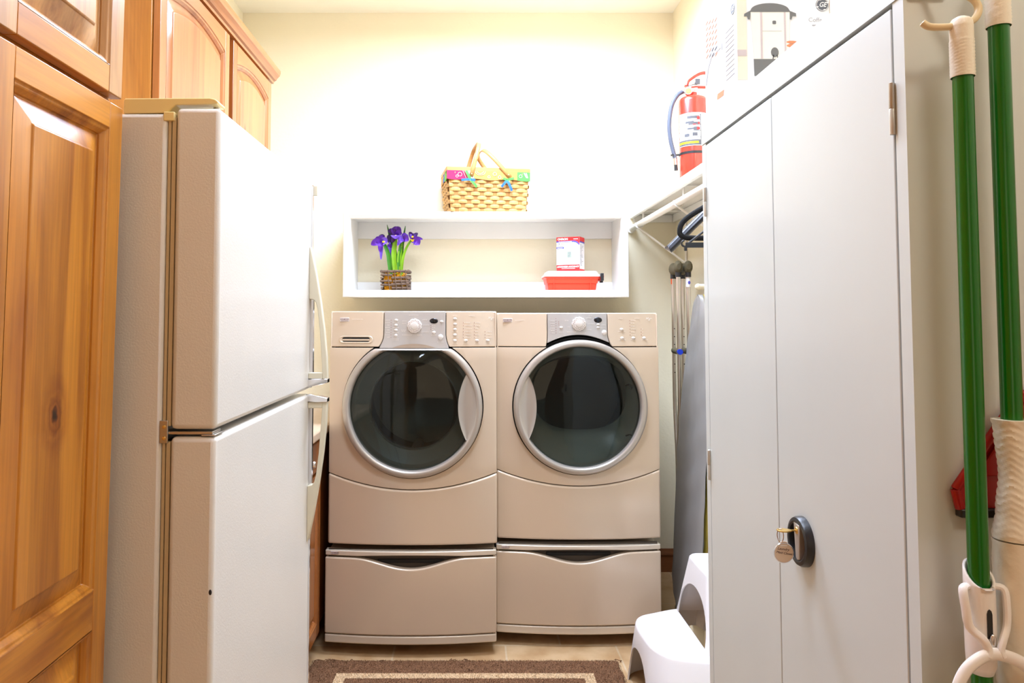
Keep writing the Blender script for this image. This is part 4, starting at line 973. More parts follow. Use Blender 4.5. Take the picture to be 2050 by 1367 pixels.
m_.add(*SD([(1.765, 1.87), (1.72, 1.868), (1.715, 1.880), (1.76, 1.883)]))
m_.build('orange_lettering', M['print_orange'], ub, sharp=None)
roundel(ub, FS(1.650, 2.043), .0125, gl)
m_ = MB()
for i in range(11): m_.add(*SD([(1.70, 2.005-i*.011), (1.645, 2.005-i*.011), (1.645, 2.0066-i*.011), (1.70, 2.0066-i*.011)]))
m_.build('fine_print', M['print_side'], ub, sharp=None)

# ================================================================= mops, hook and dustpan on the cabinet side
CF = KY0   # plane of the cabinet side
hk = thing('utility_hook', 'cream plastic curled hook on the cabinet side holding the front mop', 'hook', (.63, CF-.02, 1.74))
m_ = MB(); P = smooth([(.567, .927, 1.722), (.574, .925, 1.716), (.59, .923, 1.7145), (.612, .921, 1.716), (.629, .922, 1.724), (.6365, .924, 1.738), (.632, .927, 1.752), (.618, .935, 1.764), (.602, .955, 1.778), (.60, .966, 1.785)], 6)
m_.tube(P, [.0035]+[.0045]*(len(P)-1), 12); m_.build('arm', M['creamhook'], hk)
MB().box(.575, .625, CF-.008, CF-.0005, 1.772, 1.83).build('back_plate', M['creamhook'], hk, bevel=.003)
def lerp(a, b2, t): return a+(b2-a)*t
m1 = thing('mop', 'front mop with green pole, cream grip and white wringer handle, hung on the hook', 'mop', (.61, .92, .3))
pxa, pya = .612, .921
m_ = MB(); m_.tube([(pxa, pya, 1.66), (pxa, pya, .26)], .0115, 24); m_.build('pole', M['green'], m1)
def grip(px0, py0, z0, z1, r, parent, hole=True):
    m_ = MB(); n = 28; rows_ = 46
    def rad(a, z):
        t = (z-z0)/(z1-z0)
        if .02 < t < .72:
            ph = (z*1000/4.2+abs(((a*6/(2*PI)) % 1)-.5)*2.0); return r+.0007*(1 if (ph % 1) < .5 else 0)
        return r
    for j in range(rows_+1):
        z = lerp(z0, z1, j/rows_)
        for k in range(n): a = 2*PI*k/n; q = rad(a, z); m_.v.append(Vector((px0+q*cos(a), py0+q*sin(a), z)))
    for j in range(rows_):
        for k in range(n): m_.f.append([j*n+k, j*n+(k+1) % n, (j+1)*n+(k+1) % n, (j+1)*n+k]); m_.m.append(0)
    m_.lathe((px0, py0, 0), [(r, z1), (r*.95, z1+.006), (r*.75, z1+.010), (r*.4, z1+.0125), (0, z1+.013)], 'z', n)
    return m_.build('grip', M['cream'], parent, recalc=True)
grip(pxa, pya, 1.650, 1.714, .0132, m1)
sk = MB(); n = 28
for j, z in enumerate([1.046, 1.03, 1.0, .97, .95, .935, .925]):
    for k in range(n):
        a = 2*PI*k/n; zz = z
        if j == 0: zz = z+.014*(sin(a))*1.0-.004
        r_ = [.0165, .0165, .0168, .0168, .0165, .0158, .012][j]
        sk.v.append(Vector((pxa+r_*cos(a), pya+r_*sin(a), zz-(0 if j < 1 else .0))))
for j in range(6):
    for k in range(n): sk.f.append([j*n+k, j*n+(k+1) % n, (j+1)*n+(k+1) % n, (j+1)*n+k]); sk.m.append(0)
o = sk.build('socket', M['whiteplastic'], m1); sd = o.modifiers.new('t', 'SOLIDIFY'); sd.thickness = .003; sd.offset = -1
MB().prism([(pxa+p[0], p[1]) for p in [(-.003, .972), (.003, .972), (.003, 1.0), (.002, 1.004), (0, 1.006), (-.002, 1.004), (-.003, 1.0)]], 'y', pya-.0178, pya-.012).build('slot', M['blackgloss'], o)
MB().ball((pxa+.002, pya-.019, .969), .004, .003, .009).build('spring_lever', M['alu'], o)
yk2 = pya-.024
arm = MB()
for sg in (-1, 1):
    P = smooth([(pxa+sg*.016, pya-.002, 1.028), (pxa+sg*.0245, pya-.008, 1.026), (pxa+sg*.0245, pya-.012, 1.005), (pxa+sg*.022, pya-.014, .985), (pxa+sg*.012, pya-.022, .973), (pxa+sg*.0075, pya-.024, .962), (pxa+sg*.010, pya-.025, .955)], 5)
    arm.tube(P, .0042, 10, flat=1.2)
arm.build('wringer_arm', M['whiteplastic'], m1)
lp = MB(); P = smooth([(pxa+.010, yk2, .956), (pxa+.034, yk2-.004, .945), (pxa+.052, yk2-.008, .918), (pxa+.052, yk2-.010, .896), (pxa+.03, yk2-.010, .892), (pxa-.01, yk2-.010, .893), (pxa-.044, yk2-.010, .893), (pxa-.052, yk2-.009, .905), (pxa-.048, yk2-.007, .925), (pxa-.034, yk2-.004, .944), (pxa-.010, yk2, .956)], 6, True)
lp.tube(P, .0048, 12, closed=True, flat=1.5, up=(0, 1, 0)); lp.build('wringer_ring', M['whiteplastic'], m1)
MB().box(pxa-.08, pxa+.08, pya-.03, pya+.03, .10, .145).build('sponge', M['print_yellow'], m1, bevel=.012)
MB().box(pxa-.082, pxa+.082, pya-.014, pya+.014, .145, .16).build('head_plate', M['whiteplastic'], m1, bevel=.003)
MB().tube([(pxa, pya, .152), (pxa, pya, .27)], .013, 14).build('head_socket', M['whiteplastic'], m1)

m2 = thing('mop', 'rear twist mop with dark green pole in a thick ribbed cream sleeve', 'mop', (.663, .927, .3))
qx, qy = .663, .927
MB().tube([(qx, qy, 1.74), (qx, qy, 1.10)], .0118, 24).build('pole', M['green'], m2)
grip(qx, qy, 1.716, 1.80, .0135, m2)
def sleeve(zs, rs, name, parent):
    m_ = MB(); n = 40; N = 70
    def R_(z):
        for i in range(len(zs)-1):
            if zs[i] >= z >= zs[i+1]: t = (zs[i]-z)/(zs[i]-zs[i+1]); t = t*t*(3-2*t); return lerp(rs[i], rs[i+1], t)
        return rs[-1]
    for j in range(N+1):
        z = lerp(zs[0], zs[-1], j/N)
        for k in range(n):
            a = 2*PI*k/n; q = R_(z); ph = ((z*1000)/8.5+abs(((a*4/(2*PI)) % 1)-.5)*2.2) % 1
            if ph < .28: q += .0009
            m_.v.append(Vector((qx+q*cos(a), qy+q*sin(a), z)))
    for j in range(N):
        for k in range(n): m_.f.append([j*n+k, j*n+(k+1) % n, (j+1)*n+(k+1) % n, (j+1)*n+k]); m_.m.append(0)
    m_.f.append(list(range(n))); m_.m.append(0); m_.f.append([N*n+k for k in range(n)]); m_.m.append(0)
    return m_.build(name, M['cream'], parent)
sleeve([1.226, 1.215, 1.16, 1.115, 1.082], [.0215, .0195, .0155, .0195, .0245], 'upper_sleeve', m2)
s2 = sleeve([1.080, 1.05, .95, .86, .62], [.0245, .0250, .0245, .0235, .022], 'lower_sleeve', m2)
g_ = MB()
for zz in (.914, .902, .890):
    g_.sheet(lambda u, v: (qx+.0256*sin(lerp(-.45, .65, u)), qy-.0256*cos(lerp(-.45, .65, u)), zz+lerp(-.0028, .0028, v)), 10, 1)
g_.build('stripe', mat('dark_green_print', srgb(8, 60, 28), .4), s2, recalc=False)
MB().lathe((qx, qy, 0), [(.021, .63), (.024, .60), (.03, .56), (.028, .52)], 'z', 24, cap=(True, True)).build('head_cone', M['cream'], m2)
st = MB()
for k in range(26):
    a = 2*PI*k/26; st.tube([(qx+.022*cos(a), max(min(qy+.022*sin(a), .962), 0), .53), (qx+.030*cos(a), min(qy+.026*sin(a), .960), .45), (qx+.026*cos(a), min(qy+.022*sin(a), .960), .33)], .005, 6)
st.build('strings', M['label_white'], m2)

dp = thing('dustpan', 'dark red plastic dustpan with black lip hanging behind the green mop poles', 'dustpan', (.765, CF-.02, 1.2))
m_ = MB(); pan = [(.6145, 1.133), (.620, 1.108), (.91, 1.108), (.9155, 1.133), (.83, 1.252), (.79, 1.278), (.74, 1.278), (.70, 1.252)]
m_.prism(pan, 'y', CF-.006, CF-.0015)
for a, b2 in ((7, 0), (0, 1), (2, 3), (3, 4)):
    (x0, z0), (x1, z1) = pan[a], pan[b2]
    m_.tube([(x0, CF-.0075, z0), (x1, CF-.0075, z1)], .006, 8)
m_.prism([(.705, 1.244), (.64, 1.15), (.89, 1.15), (.825, 1.244)], 'y', CF-.012, CF-.005)
m_.build('pan', M['darkred'], dp, bevel=.0015)
MB().box(.617, .913, CF-.014, CF-.001, 1.098, 1.109).build('lip', M['blackplastic'], dp, bevel=.002)
m_ = MB(); m_.prism([(.748, 1.265), (.782, 1.265), (.780, 1.40), (.775, 1.412), (.755, 1.412), (.750, 1.40)], 'y', CF-.018, CF-.003); m_.build('handle', M['darkred'], dp, bevel=.005, seg=3)

# ================================================================= washer and dryer
def panel(mb, P, yf, nu, nv, th=.02, m=0):
    mb.sheet(lambda u, v: (lambda q: (q[0], yf(q[0], q[1]), q[1]))(P(u, v)), nu, nv, thick=(0, th, 0), m=m)
def cut_circle(obj, cx, cz, R, y0, y1):
    c = MB(); c.lathe((cx, 0, cz), [(R, y0), (R, y1)], 'y', 96, cap=(True, True)); me = c.mesh('cut', M['black'], None)
    co = bpy.data.objects.new('cut', me); COL.objects.link(co); co.location = (0, 0, 0)
    bm = obj.modifiers.new('hole', 'BOOLEAN'); bm.operation = 'DIFFERENCE'; bm.object = co; bm.solver = 'EXACT'
    return co
def apply_mods(obj):
    bpy.context.view_layer.update()
    dg = bpy.context.evaluated_depsgraph_get(); me = bpy.data.meshes.new_from_object(obj.evaluated_get(dg))
    obj.modifiers.clear(); old = obj.data; obj.data = me; bpy.data.meshes.remove(old)

def appliance(kind):
    washer = kind == 'washer'
    if washer:
        cx, Yc, W2 = -.2415, 3.062, .3425; rcx, rcz = cx, .990
        t = thing('washing_machine', 'champagne front-loading washing machine on the left with detergent slot', 'washing machine', (cx, 3.4, .445))
        zt, zs, zl0, zl1, zb = 1.379, 1.232, .722, .658, .436
        U = lambda u: cx+u*.0003456-.349; V = lambda v: 1.3952-v*.0003456
    else:
        cx, Yc, W2 = .4475, 3.158, .3425; rcx, rcz = cx+.006, .980
        t = thing('clothes_dryer', 'champagne front-loading clothes dryer on the right with left-side door grip', 'dryer', (cx, 3.5, .445))
        zt, zs, zl0, zl1, zb = 1.373, 1.230, .716, .652, .430
        U = lambda u: rcx+u*.0003566-.3686; V = lambda v: 1.3966-v*.0003566
    x0, x1 = cx-W2, cx+W2
    bow_ = lambda x: .030*((x-cx)/W2)**2
    yb = YF-.08 if not washer else 3.95
    ym = lambda x, z: Yc+bow_(x)
    yc_ = lambda x, z: Yc+bow_(x)+.006+.012*max(0, (z-zs)/.15)
    yl = lambda x, z: Yc+bow_(x)-.006
    # shell (open towards the front panels)
    b = MB(); yy = Yc+.034
    b.box(x0+.002, x0+.006, yy, yb, zb+.005, zt-.006); b.box(x1-.006, x1-.002, yy, yb, zb+.005, zt-.006)
    b.box(x0+.002, x1-.002, yb-.004, yb, zb+.005, zt-.006); b.box(x0+.002, x1-.002, yy, yb, zb+.005, zb+.010)
    b.build('cabinet_shell', M['champ'], t, bevel=.0015)
    b = MB(); b.box(x0+.001, x1-.001, Yc+.045, yb, zt-.010, zt); b.build('top', M['champ'], t, bevel=.006, seg=3)
    # console: three panels
    gap = .0012
    XA = (U(662), U(1398)) if washer else (U(655), U(1368))
    XB = (U(605), U(1440)) if washer else (U(640), U(1418))
    def edge(z, i):
        k_ = max(0, min(1, (zs+.055-z)/.055)); return lerp(XA[i], XB[i], k_**2.2)
    def side(i):
        def P(u, v):
            z = lerp(zs+.0015, zt, v)
            if i == 0: return (lerp(x0, edge(z, 0)-gap, u), z)
            return (lerp(edge(z, 1)+gap, x1, u), z)
        m_ = MB(); panel(m_, P, yc_, 12, 12, .03); return m_
    side(0).build('console_end', M['champ'], t, bevel=.004, seg=3, label='champagne console end' )
    side(1).build('console_end', M['champ'], t, bevel=.004, seg=3)
    def Pc(u, v):
        zb_ = zs-.005; xa = lerp(edge(zs, 0), edge(zs, 1), u); 
        if not washer:
            d = .300**2-(xa-rcx)**2
            if d > 0: zb_ = max(zb_, rcz+math.sqrt(d))
        z = lerp(zb_, zt, v); x = lerp(edge(z, 0)+gap, edge(z, 1)-gap, u); return (x, z)
    m_ = MB(); panel(m_, Pc, lambda x, z: yc_(x, z)-.001, 24, 12, .03)
    con = m_.build('console', M['silver'], t, bevel=.003, seg=2)
    yq = lambda x, z: yc_(x, z)-.0015
    if washer:
        m_ = MB(); m_.sheet(lambda u, v: (lambda x: (x, yq(x, zs)-.0008, lerp(zs-.003, zs-.003+.0002+.0165*(1-((x-U(1020))/(U(1280)-U(1020)))**2), v)))(lerp(U(762), U(1278), u)), 20, 2); m_.build('arch_inset', M['taupe'], con, recalc=False)
    # dark recess plate behind the console gaps
    b = MB(); b.box(x0+.01, x1-.01, Yc+.038, Yc+.042, zs-.02, zs+.02) if False else b.box(x0+.008, x1-.008, Yc+.105, Yc+.109, zs-.01, zt-.015)
    b.build('console_backing', M['black'], t)
    # main front panel with door opening
    def zlow(x): s_ = ((x-cx)/W2)**2; return zl1+(zl0-zl1)*s_
    m_ = MB(); panel(m_, lambda u, v: (lambda x: (x, lerp(zlow(x)+.002, zs-.0025, v)))(lerp(x0, x1, u)), ym, 40, 10, .03)
    fp = m_.build('front_panel', M['champ'], t); R = .2885 if washer else .2845
    o_ = off(fp); co = cut_circle(fp, rcx-o_.x, rcz-o_.z, R, Yc-.1-o_.y, Yc+.2-o_.y); co.parent = t
    bv = fp.modifiers.new('bevel', 'BEVEL'); bv.width = .005; bv.segments = 3; bv.limit_method = 'ANGLE'; bv.angle_limit = math.radians(50)
    apply_mods(fp); me_ = co.data; bpy.data.objects.remove(co); bpy.data.meshes.remove(me_)
    fp.data.polygons.foreach_set('use_smooth', [True]*len(fp.data.polygons)); fp.data.set_sharp_from_angle(angle=math.radians(35))
    # lower service panel
    m_ = MB(); panel(m_, lambda u, v: (lambda x: (x, lerp(zb+.002, zlow(x)-.002, v)))(lerp(x0-.001, x1+.001, u)), yl, 32, 8, .034)
    m_.build('service_panel', M['champ_lo'], t, bevel=.008, seg=4)
    b = MB(); b.box(x0+.006, x1-.006, Yc+.034, Yc+.038, zb+.01, rcz-R-.01)
    b.build('inner_frame', M['black'], t)
    # door
    zc1, zc2 = (zs-.006, zs-.014) if washer else (9, 9)
    def clampf(zm):
        def f(p, r, a): 
            if p.z > zm: p.z = zm
            return p
        return f
    yr = Yc-.006
    Ro = R-.005
    m_ = MB(); m_.lathe((rcx, 0, rcz), [(Ro, yr+.03), (Ro, yr-.006), (Ro-.003, yr-.013), (Ro-.009, yr-.017), (Ro-.020, yr-.019), (Ro-.025, yr-.0165), (Ro-.028, yr-.010), (Ro-.030, yr-.002), (Ro-.031, yr+.03)], 'y', 120,
        fn=lambda p, r, a: (lambda zm: (setattr(p, 'z', min(p.z, zm)), p)[1])(zc1-(Ro-r)*.25 if washer else 9))
    dr = m_.build('door', M['silver_ring'], t, sharp=50)
    Rg = Ro-.0305
    m_ = MB(); m_.lathe((rcx, 0, rcz), [(Rg, yr+.004), (Rg*.9, yr-.002), (Rg*.6, yr-.006), (Rg*.3, yr-.008), (.0001, yr-.0085)], 'y', 96, fn=(clampf(zs-.014) if washer else None))
    m_.build('door_glass', M['glass'], dr, sharp=80)
    sg = 1 if washer else -1
    def Ph(u, v):
        z = lerp(-.131, .131, v); xo = math.sqrt(max((Ro-.024)**2-z*z, 0)); xi = .469-math.sqrt(.284**2-z*z)
        x = lerp(xi, max(xo, xi+.0005), u); d = 4*u*(1-u); return (rcx+sg*x, yr-.0165+.006*d, rcz+z)
    m_ = MB(); m_.sheet(Ph, 12, 24, thick=(0, .02, 0)); m_.build('door_grip', M['silver_ring'], dr, bevel=.0015, label='crescent door grip')
    # seal, bellows and drum
    m_ = MB(); m_.lathe((rcx, 0, rcz), [(R-.001, Yc+.035), (R+.006, Yc+.033), (R+.006, Yc+.05), (R-.03, Yc+.052), (Rg+.004, Yc+.03)], 'y', 72); m_.build('door_recess', M['black'], t)
    if washer:
        m_ = MB(); m_.lathe((rcx, 0, rcz), [(Rg+.004, Yc+.028), (.236, Yc+.030), (.225, Yc+.04), (.20, Yc+.062), (.186, Yc+.07), (.180, Yc+.066), (.178, Yc+.075), (.182, Yc+.10), (.186, Yc+.13), (.20, Yc+.15)], 'y', 72)
        m_.build('bellows', M['bellows'], t)
        m_ = MB(); m_.lathe((rcx, 0, rcz), [(.20, Yc+.15), (.24, Yc+.165), (.245, Yc+.2), (.245, Yc+.48), (.225, Yc+.50), (.11, Yc+.50), (.09, Yc+.49), (.03, Yc+.49), (.0, Yc+.475)], 'y', 72)
        for k in range(3):
            a = 2*PI*k/3+.5; m_.tube([(rcx+.22*cos(a), Yc+.2, rcz+.22*sin(a)), (rcx+.22*cos(a), Yc+.46, rcz+.22*sin(a))], .025, 8)
        m_.build('drum', M['drumsteel'], t)
    else:
        m_ = MB()
        def sq(p, r, a):
            return p
        # moulded lip: rounded window then the drum
        def ringpts(rx, rz, y, zc, e=2.6, n=72):
            out = []
            for k in range(n):
                a = 2*PI*k/n; c, s_ = cos(a), sin(a); out.append((rcx+.012+rx*abs(c)**(2/e)*(1 if c > 0 else -1), y, rcz+zc+rz*abs(s_)**(2/e)*(1 if s_ > 0 else -1)))
            return out
        circ = [(rcx+(Rg+.004)*cos(2*PI*k/72), Yc+.028, rcz+(Rg+.004)*sin(2*PI*k/72)) for k in range(72)]
        loft(m_, [circ, ringpts(.225, .20, Yc+.045, .012), ringpts(.215, .178, Yc+.07, .03), ringpts(.205, .162, Yc+.085, .04), ringpts(.20, .155, Yc+.11, .045)], False, False)
        m_.build('moulded_lip', mat('moulded_lip_grey', (.22, .25, .235, 1), .25), t)
        m_ = MB(); m_.lathe((rcx, 0, rcz+.01), [(.20, Yc+.11), (.27, Yc+.13), (.28, Yc+.2), (.28, Yc+.62), (.25, Yc+.64), (.0, Yc+.64)], 'y', 72); m_.build('drum', M['drumdark'], t)
        for dz in (.085, -.125):
            m_ = MB(); m_.tube(smooth([(rcx+.195, Yc+.030, rcz+dz), (rcx+.212, Yc+.020, rcz+dz+.006), (rcx+.222, Yc+.020, rcz+dz-.004), (rcx+.218, Yc+.03, rcz+dz-.014)], 4), .003, 8); m_.build('lint_hinge', M['blackgloss'], t)
    # controls
    def put(u, v, e=0): x, z = U(u), V(v); return x, yq(x, z)-e, z
    def button(u, v, rx, rz, mt='button', ry=.004, name='button'):
        x, y, z = put(u, v); return MB().ball((x, y, z), rx, ry, rz, 18, 10).build(name, M[mt], con if 600 < u < 1440 else t)
    def kn(u, v, r0):
        x, y, z = put(u, v)
        m_ = MB(); m_.lathe((x, y, z), [(r0, 0), (r0, -.004), (r0*.93, -.008), (r0*.60, -.010), (r0*.50, -.010)], 'y', 66, fn=lambda p, r, a: Vector((x+(p.x-x)*(1-(.05*(abs(cos(5.5*math.atan2(p.z-z, p.x-x)))**8) if r > r0*.9 else 0)), p.y, z+(p.z-z)*(1-(.05*(abs(cos(5.5*math.atan2(p.z-z, p.x-x)))**8) if r > r0*.9 else 0)))))
        o = m_.build('dial', M['button'], con)
        MB().lathe((x, y, z), [(r0*.52, -.004), (r0*.52, -.009), (r0*.44, -.014), (r0*.2, -.0155), (0, -.0155)], 'y', 32).build('dial_cap', M['button'], o)
        m_ = MB()
        for k in range(11):
            a = 2*PI*k/11+.25; c = Vector((x+r0*.77*cos(a), y-.0095, z+r0*.77*sin(a)))
            m_.box(c.x-.0012, c.x+.0012, c.y-.0006, c.y+.001, c.z-.0012, c.z+.0012)
        for k in range(11):
            a = 2*PI*k/11+.25+PI/11; p0 = Vector((x+r0*.62*cos(a), y-.0098, z+r0*.62*sin(a))); p1 = Vector((x+r0*.97*cos(a), y-.0058, z+r0*.97*sin(a))); m_.tube([p0, p1], .0009, 5)
        m_.build('dial_marks', M['badge_dark'], o)
    led = MB(); pr = MB()
    def dot(u, v): x, y, z = put(u, v, .0004); led.box(x-.0011, x+.0011, y, y+.001, z-.0011, z+.0011)
    def dash(u0, u1, v, h=2.4):
        x0_, y0_, z0_ = put((u0+u1)/2, v, .0004); w_ = (u1-u0)*.0003456/2; n_ = max(1, int(w_*2/.006)); 
        for k in range(n_):
            a = x0_-w_+2*w_*k/n_; pr.box(a, a+2*w_/n_*.75, y0_, y0_+.0012, z0_-h*.00024, z0_+h*.00024)
    if washer:
        for v in (155, 213, 272, 333): button(809 if v < 200 else 806, v, .0072, .0056)
        kn(1027, 222, .0305)
        button(1255, 163, .0175, .0112, 'blackgloss', .003, 'display'); button(1348, 170, .0072, .0052); button(1257, 298, .0078, .0056); button(1336, 352, .0112, .0112, ry=.006)
        for v in (136, 200, 263, 327, 394): button(1506, v, .0075, .0056)
        for u in (1635, 1767, 1896): button(u, 394, .0078, .0056)
        for v in (153, 183, 212, 240, 269, 298, 327, 356): dot(750, v)
        for v in (219, 242, 265): dot(1222, v)
        for u in (1605, 1735):
            for v in (184, 219, 255, 290, 326, 361): dot(u, v)
        for v in (291, 326, 361): dot(1863, v)
        for v in (153, 183, 212, 240, 269, 298, 327, 356): dash(680+(v % 3)*12, 738, v)
        for v in (180, 240, 300, 372, 388): dash(770, 845, v)
        for u0, u1, v in [(880, 935, 165), (880, 930, 190), (870, 930, 270), (875, 925, 285), (880, 1000, 328), (1060, 1120, 328), (1120, 1180, 150), (1125, 1205, 213), (1110, 1200, 293), (960, 1075, 95), (1230, 1280, 219), (1230, 1275, 242), (1230, 1262, 265), (1225, 1290, 330), (1296, 1378, 412), (1480, 1535, 103), (1670, 1745, 103), (1480, 1535, 227), (1470, 1545, 292), (1470, 1550, 355), (1475, 1540, 425), (280, 440, 143)]: dash(u0, u1, v)
        for v in (184, 219, 255, 290, 326, 361): dash(1615, 1690+(v % 4)*8, v); dash(1745, 1790+(v % 5)*6, v)
        for v in (291, 326, 361): dash(1875, 1950, v)
        for u in (1600, 1732, 1868): dash(u, u+70, 425)
        hu, hv, bu, bv_ = 1930, 132, 188, 147
    else:
        button(818, 240, .0078, .0050)
        kn(1027, 197, .0305)
        button(1255, 152, .0175, .0118, 'blackgloss', .003, 'display'); button(1257, 205, .0070, .0046); button(1257, 240, .0070, .0046); button(1327, 300, .0112, .0112, ry=.006)
        for u, v in [(1537, 263), (1541, 365), (1678, 365), (1808, 365)]: button(u, v, .0078, .0060)
        for v in (136, 165, 192, 220, 249, 277, 305): dot(757, v)
        for v in (170, 189, 210): dot(790, v)
        for v in (158, 190, 226, 260, 295, 329): dot(1638, v); dash(1650, 1690+(v % 3)*12, v)
        for v in (260, 295, 329): dot(1775, v); dash(1785, 1806, v)
        for v in (165, 192, 220, 249, 277, 305): dash(690+(v % 3)*8, 745, v)
        for u0, u1, v in [(790, 850, 295), (860, 912, 158), (890, 925, 232), (885, 1000, 293), (1040, 1115, 305), (1115, 1180, 267), (1130, 1225, 198), (1110, 1180, 130), (1145, 1195, 97), (1285, 1350, 210), (1285, 1345, 243), (1500, 1558, 134), (1698, 1762, 134), (1490, 1585, 287), (1500, 1590, 387), (1645, 1710, 387), (1755, 1858, 387), (270, 430, 155)]: dash(u0, u1, v)
        hu, hv, bu, bv_ = 1866, 138, 186, 156
    led.build('indicator_lights', M['redled'], con); pr.build('panel_print', M['panel_ink'], con)
    x, y, z = put(hu, hv, .0009); m_ = MB(); v_, f_ = text_geo('H', .013, face_minus_y(x-.006, y, z+.002), depth=.0002, shear=.4); m_.add(v_, f_); v_, f_ = text_geo('E', .013, face_minus_y(x+.003, y, z-.003), depth=.0002, shear=.4); m_.add(v_, f_); m_.box(x+.008, x+.016, y, y+.0008, z+.0015, z+.0025); m_.build('emblem_lettering', M['label_white'], t)
    badge(t, *put(bu, bv_, .001), .038 if washer else .040, .0165)
    if washer:
        xa, ya, za = put(330, 383)
        m_ = MB(); ring_o = rrect(-.071, .071, -.0145, .0145, .0135); ring_i = rrect(-.058, .058, -.0095, .0095, .009)
        n = len(ring_o); vs = [(xa+p[0], yq(xa+p[0], za+p[1])-.0012, za+p[1]) for p in ring_o]+[(xa+p[0], yq(xa+p[0], za+p[1])-.0035, za+p[1]) for p in [(q[0]*.95, q[1]*.86) for q in ring_o]]+[(xa+p[0], yq(xa+p[0], za+p[1])-.0005, za+p[1]) for p in ring_i]
        m_.add(vs, [(j*n+k, j*n+(k+1) % n, (j+1)*n+(k+1) % n, (j+1)*n+k) for j in range(2) for k in range(n)])
        o = m_.build('dispenser_pull', M['champ'], t)
        m_ = MB(); m_.add(*decal([(xa+p[0], za+p[1]) for p in ring_i], Matrix.Identity(4))); vs = [(v.x, yq(v.x, v.y)-.0006-(.0002 if i >= n else 0), v.y) for i, v in enumerate(m_.v)]; m_.v = [Vector(v) for v in vs]; m_.build('slot', M['black'], o)
        m_ = MB(); m_.sheet(lambda u, v: (xa+lerp(-.057, .057, u), yq(xa+lerp(-.057, .057, u), za)-.0022+.001*abs(v-.5), za+lerp(-.0048, .0022, v)), 10, 3); m_.build('pull_bar', M['champ'], o, recalc=False)
    return t

def badge(parent, x, y, z, w_, h_):
    o = MB().box(x-w_/2, x+w_/2, y-.001, y+.003, z-h_/2, z+h_/2).build('badge', M['badge'], parent, bevel=.0006, label='small silver brand plate')
    m_ = MB(); v_, f_ = text_geo('KENMORE', h_*.50, face_minus_y(x, y-.0012, z+h_*.08), depth=.0002, bold=.0001, sx=w_*.9/(h_*.5*4.6)); m_.add(v_, f_)
    m_.box(x-w_*.4, x+w_*.4, y-.0016, y-.0008, z-h_*.36, z-h_*.26); m_.build('badge_lettering', M['badge_dark'], o, sharp=None)

def pedestal(kind):
    washer = kind == 'washer'
    if washer:
        cx, Yc = -.2475, 3.048; W2 = .345; t = thing('laundry_pedestal', 'champagne drawer pedestal under the washing machine', 'pedestal', (cx, 3.4, 0)); yb = 3.95; dz = .006
    else:
        cx, Yc = .4435, 3.143; W2 = .3425; t = thing('laundry_pedestal', 'champagne drawer pedestal under the clothes dryer', 'pedestal', (cx, 3.5, 0)); yb = 3.99; dz = 0
    x0, x1 = cx-W2, cx+W2; bow_ = lambda x: .030*((x-cx)/W2)**2; yf = lambda x, z: Yc+bow_(x)
    b = MB(); b.box(x0+.004, x1-.004, Yc+.045, yb, .055, .400); b.build('body', M['champ'], t, bevel=.003)
    b = MB(); b.box(x0+.012, x1-.012, Yc+.036, Yc+.044, .05, .418); b.build('drawer_recess', mat('dark_taupe_recess', srgb(70, 60, 48), .5), t)
    b = MB(); b.box(cx-.135, cx+.135, Yc+.030, Yc+.0365, .362, .378); b.build('handle_slot', M['black'], t, bevel=.004)
    def arc(x): q = abs(x-cx)/W2; return .004*(1-min(1, q*1.6)**2) if q < .62 else 0
    m_ = MB(); panel(m_, lambda u, v: (lambda x: (x, lerp(.389+dz+arc(x)*1.3, .409+dz*1.0, v)))(lerp(x0, x1, u)), yf, 32, 3, .04); tt = m_.build('top_trim', M['pedtrim'], t, bevel=.003, seg=3)
    def top(x):
        q = abs(x-cx)/W2; d = max(0, 1-(q/.66)**2); return (.382+dz)-.042*(.5-.5*cos(PI*min(1, max(0, 1-q/.68)))) 
    m_ = MB(); panel(m_, lambda u, v: (lambda x: (x, lerp(.0845+.003, top(x), v)))(lerp(x0-.001, x1+.001, u)), lambda x, z: yf(x, z)-.003, 44, 10, .034)
    m_.build('drawer', M['champ_lo'], t, bevel=.006, seg=4)
    m_ = MB(); panel(m_, lambda u, v: (lerp(x0-.001, x1+.001, u), lerp(.050, .083, v)), yf, 32, 3, .04); m_.build('base_trim', M['pedtrim'], t, bevel=.006, seg=3)
    xb = x0+.040; badge(tt, xb, yf(xb, .4)-.001, .3995+dz, .036, .0125)
    for fx in (x0+.05, x1-.05):
        for fy in (Yc+.2, yb-.06): MB().lathe((fx, fy, 0), [(.022, 0), (.022, .012), (.01, .014), (.01, .056)], 'z', 16, cap=(True, True)).build('foot', M['blackplastic'], t)
appliance('washer'); appliance('dryer'); pedestal('washer'); pedestal('dryer')

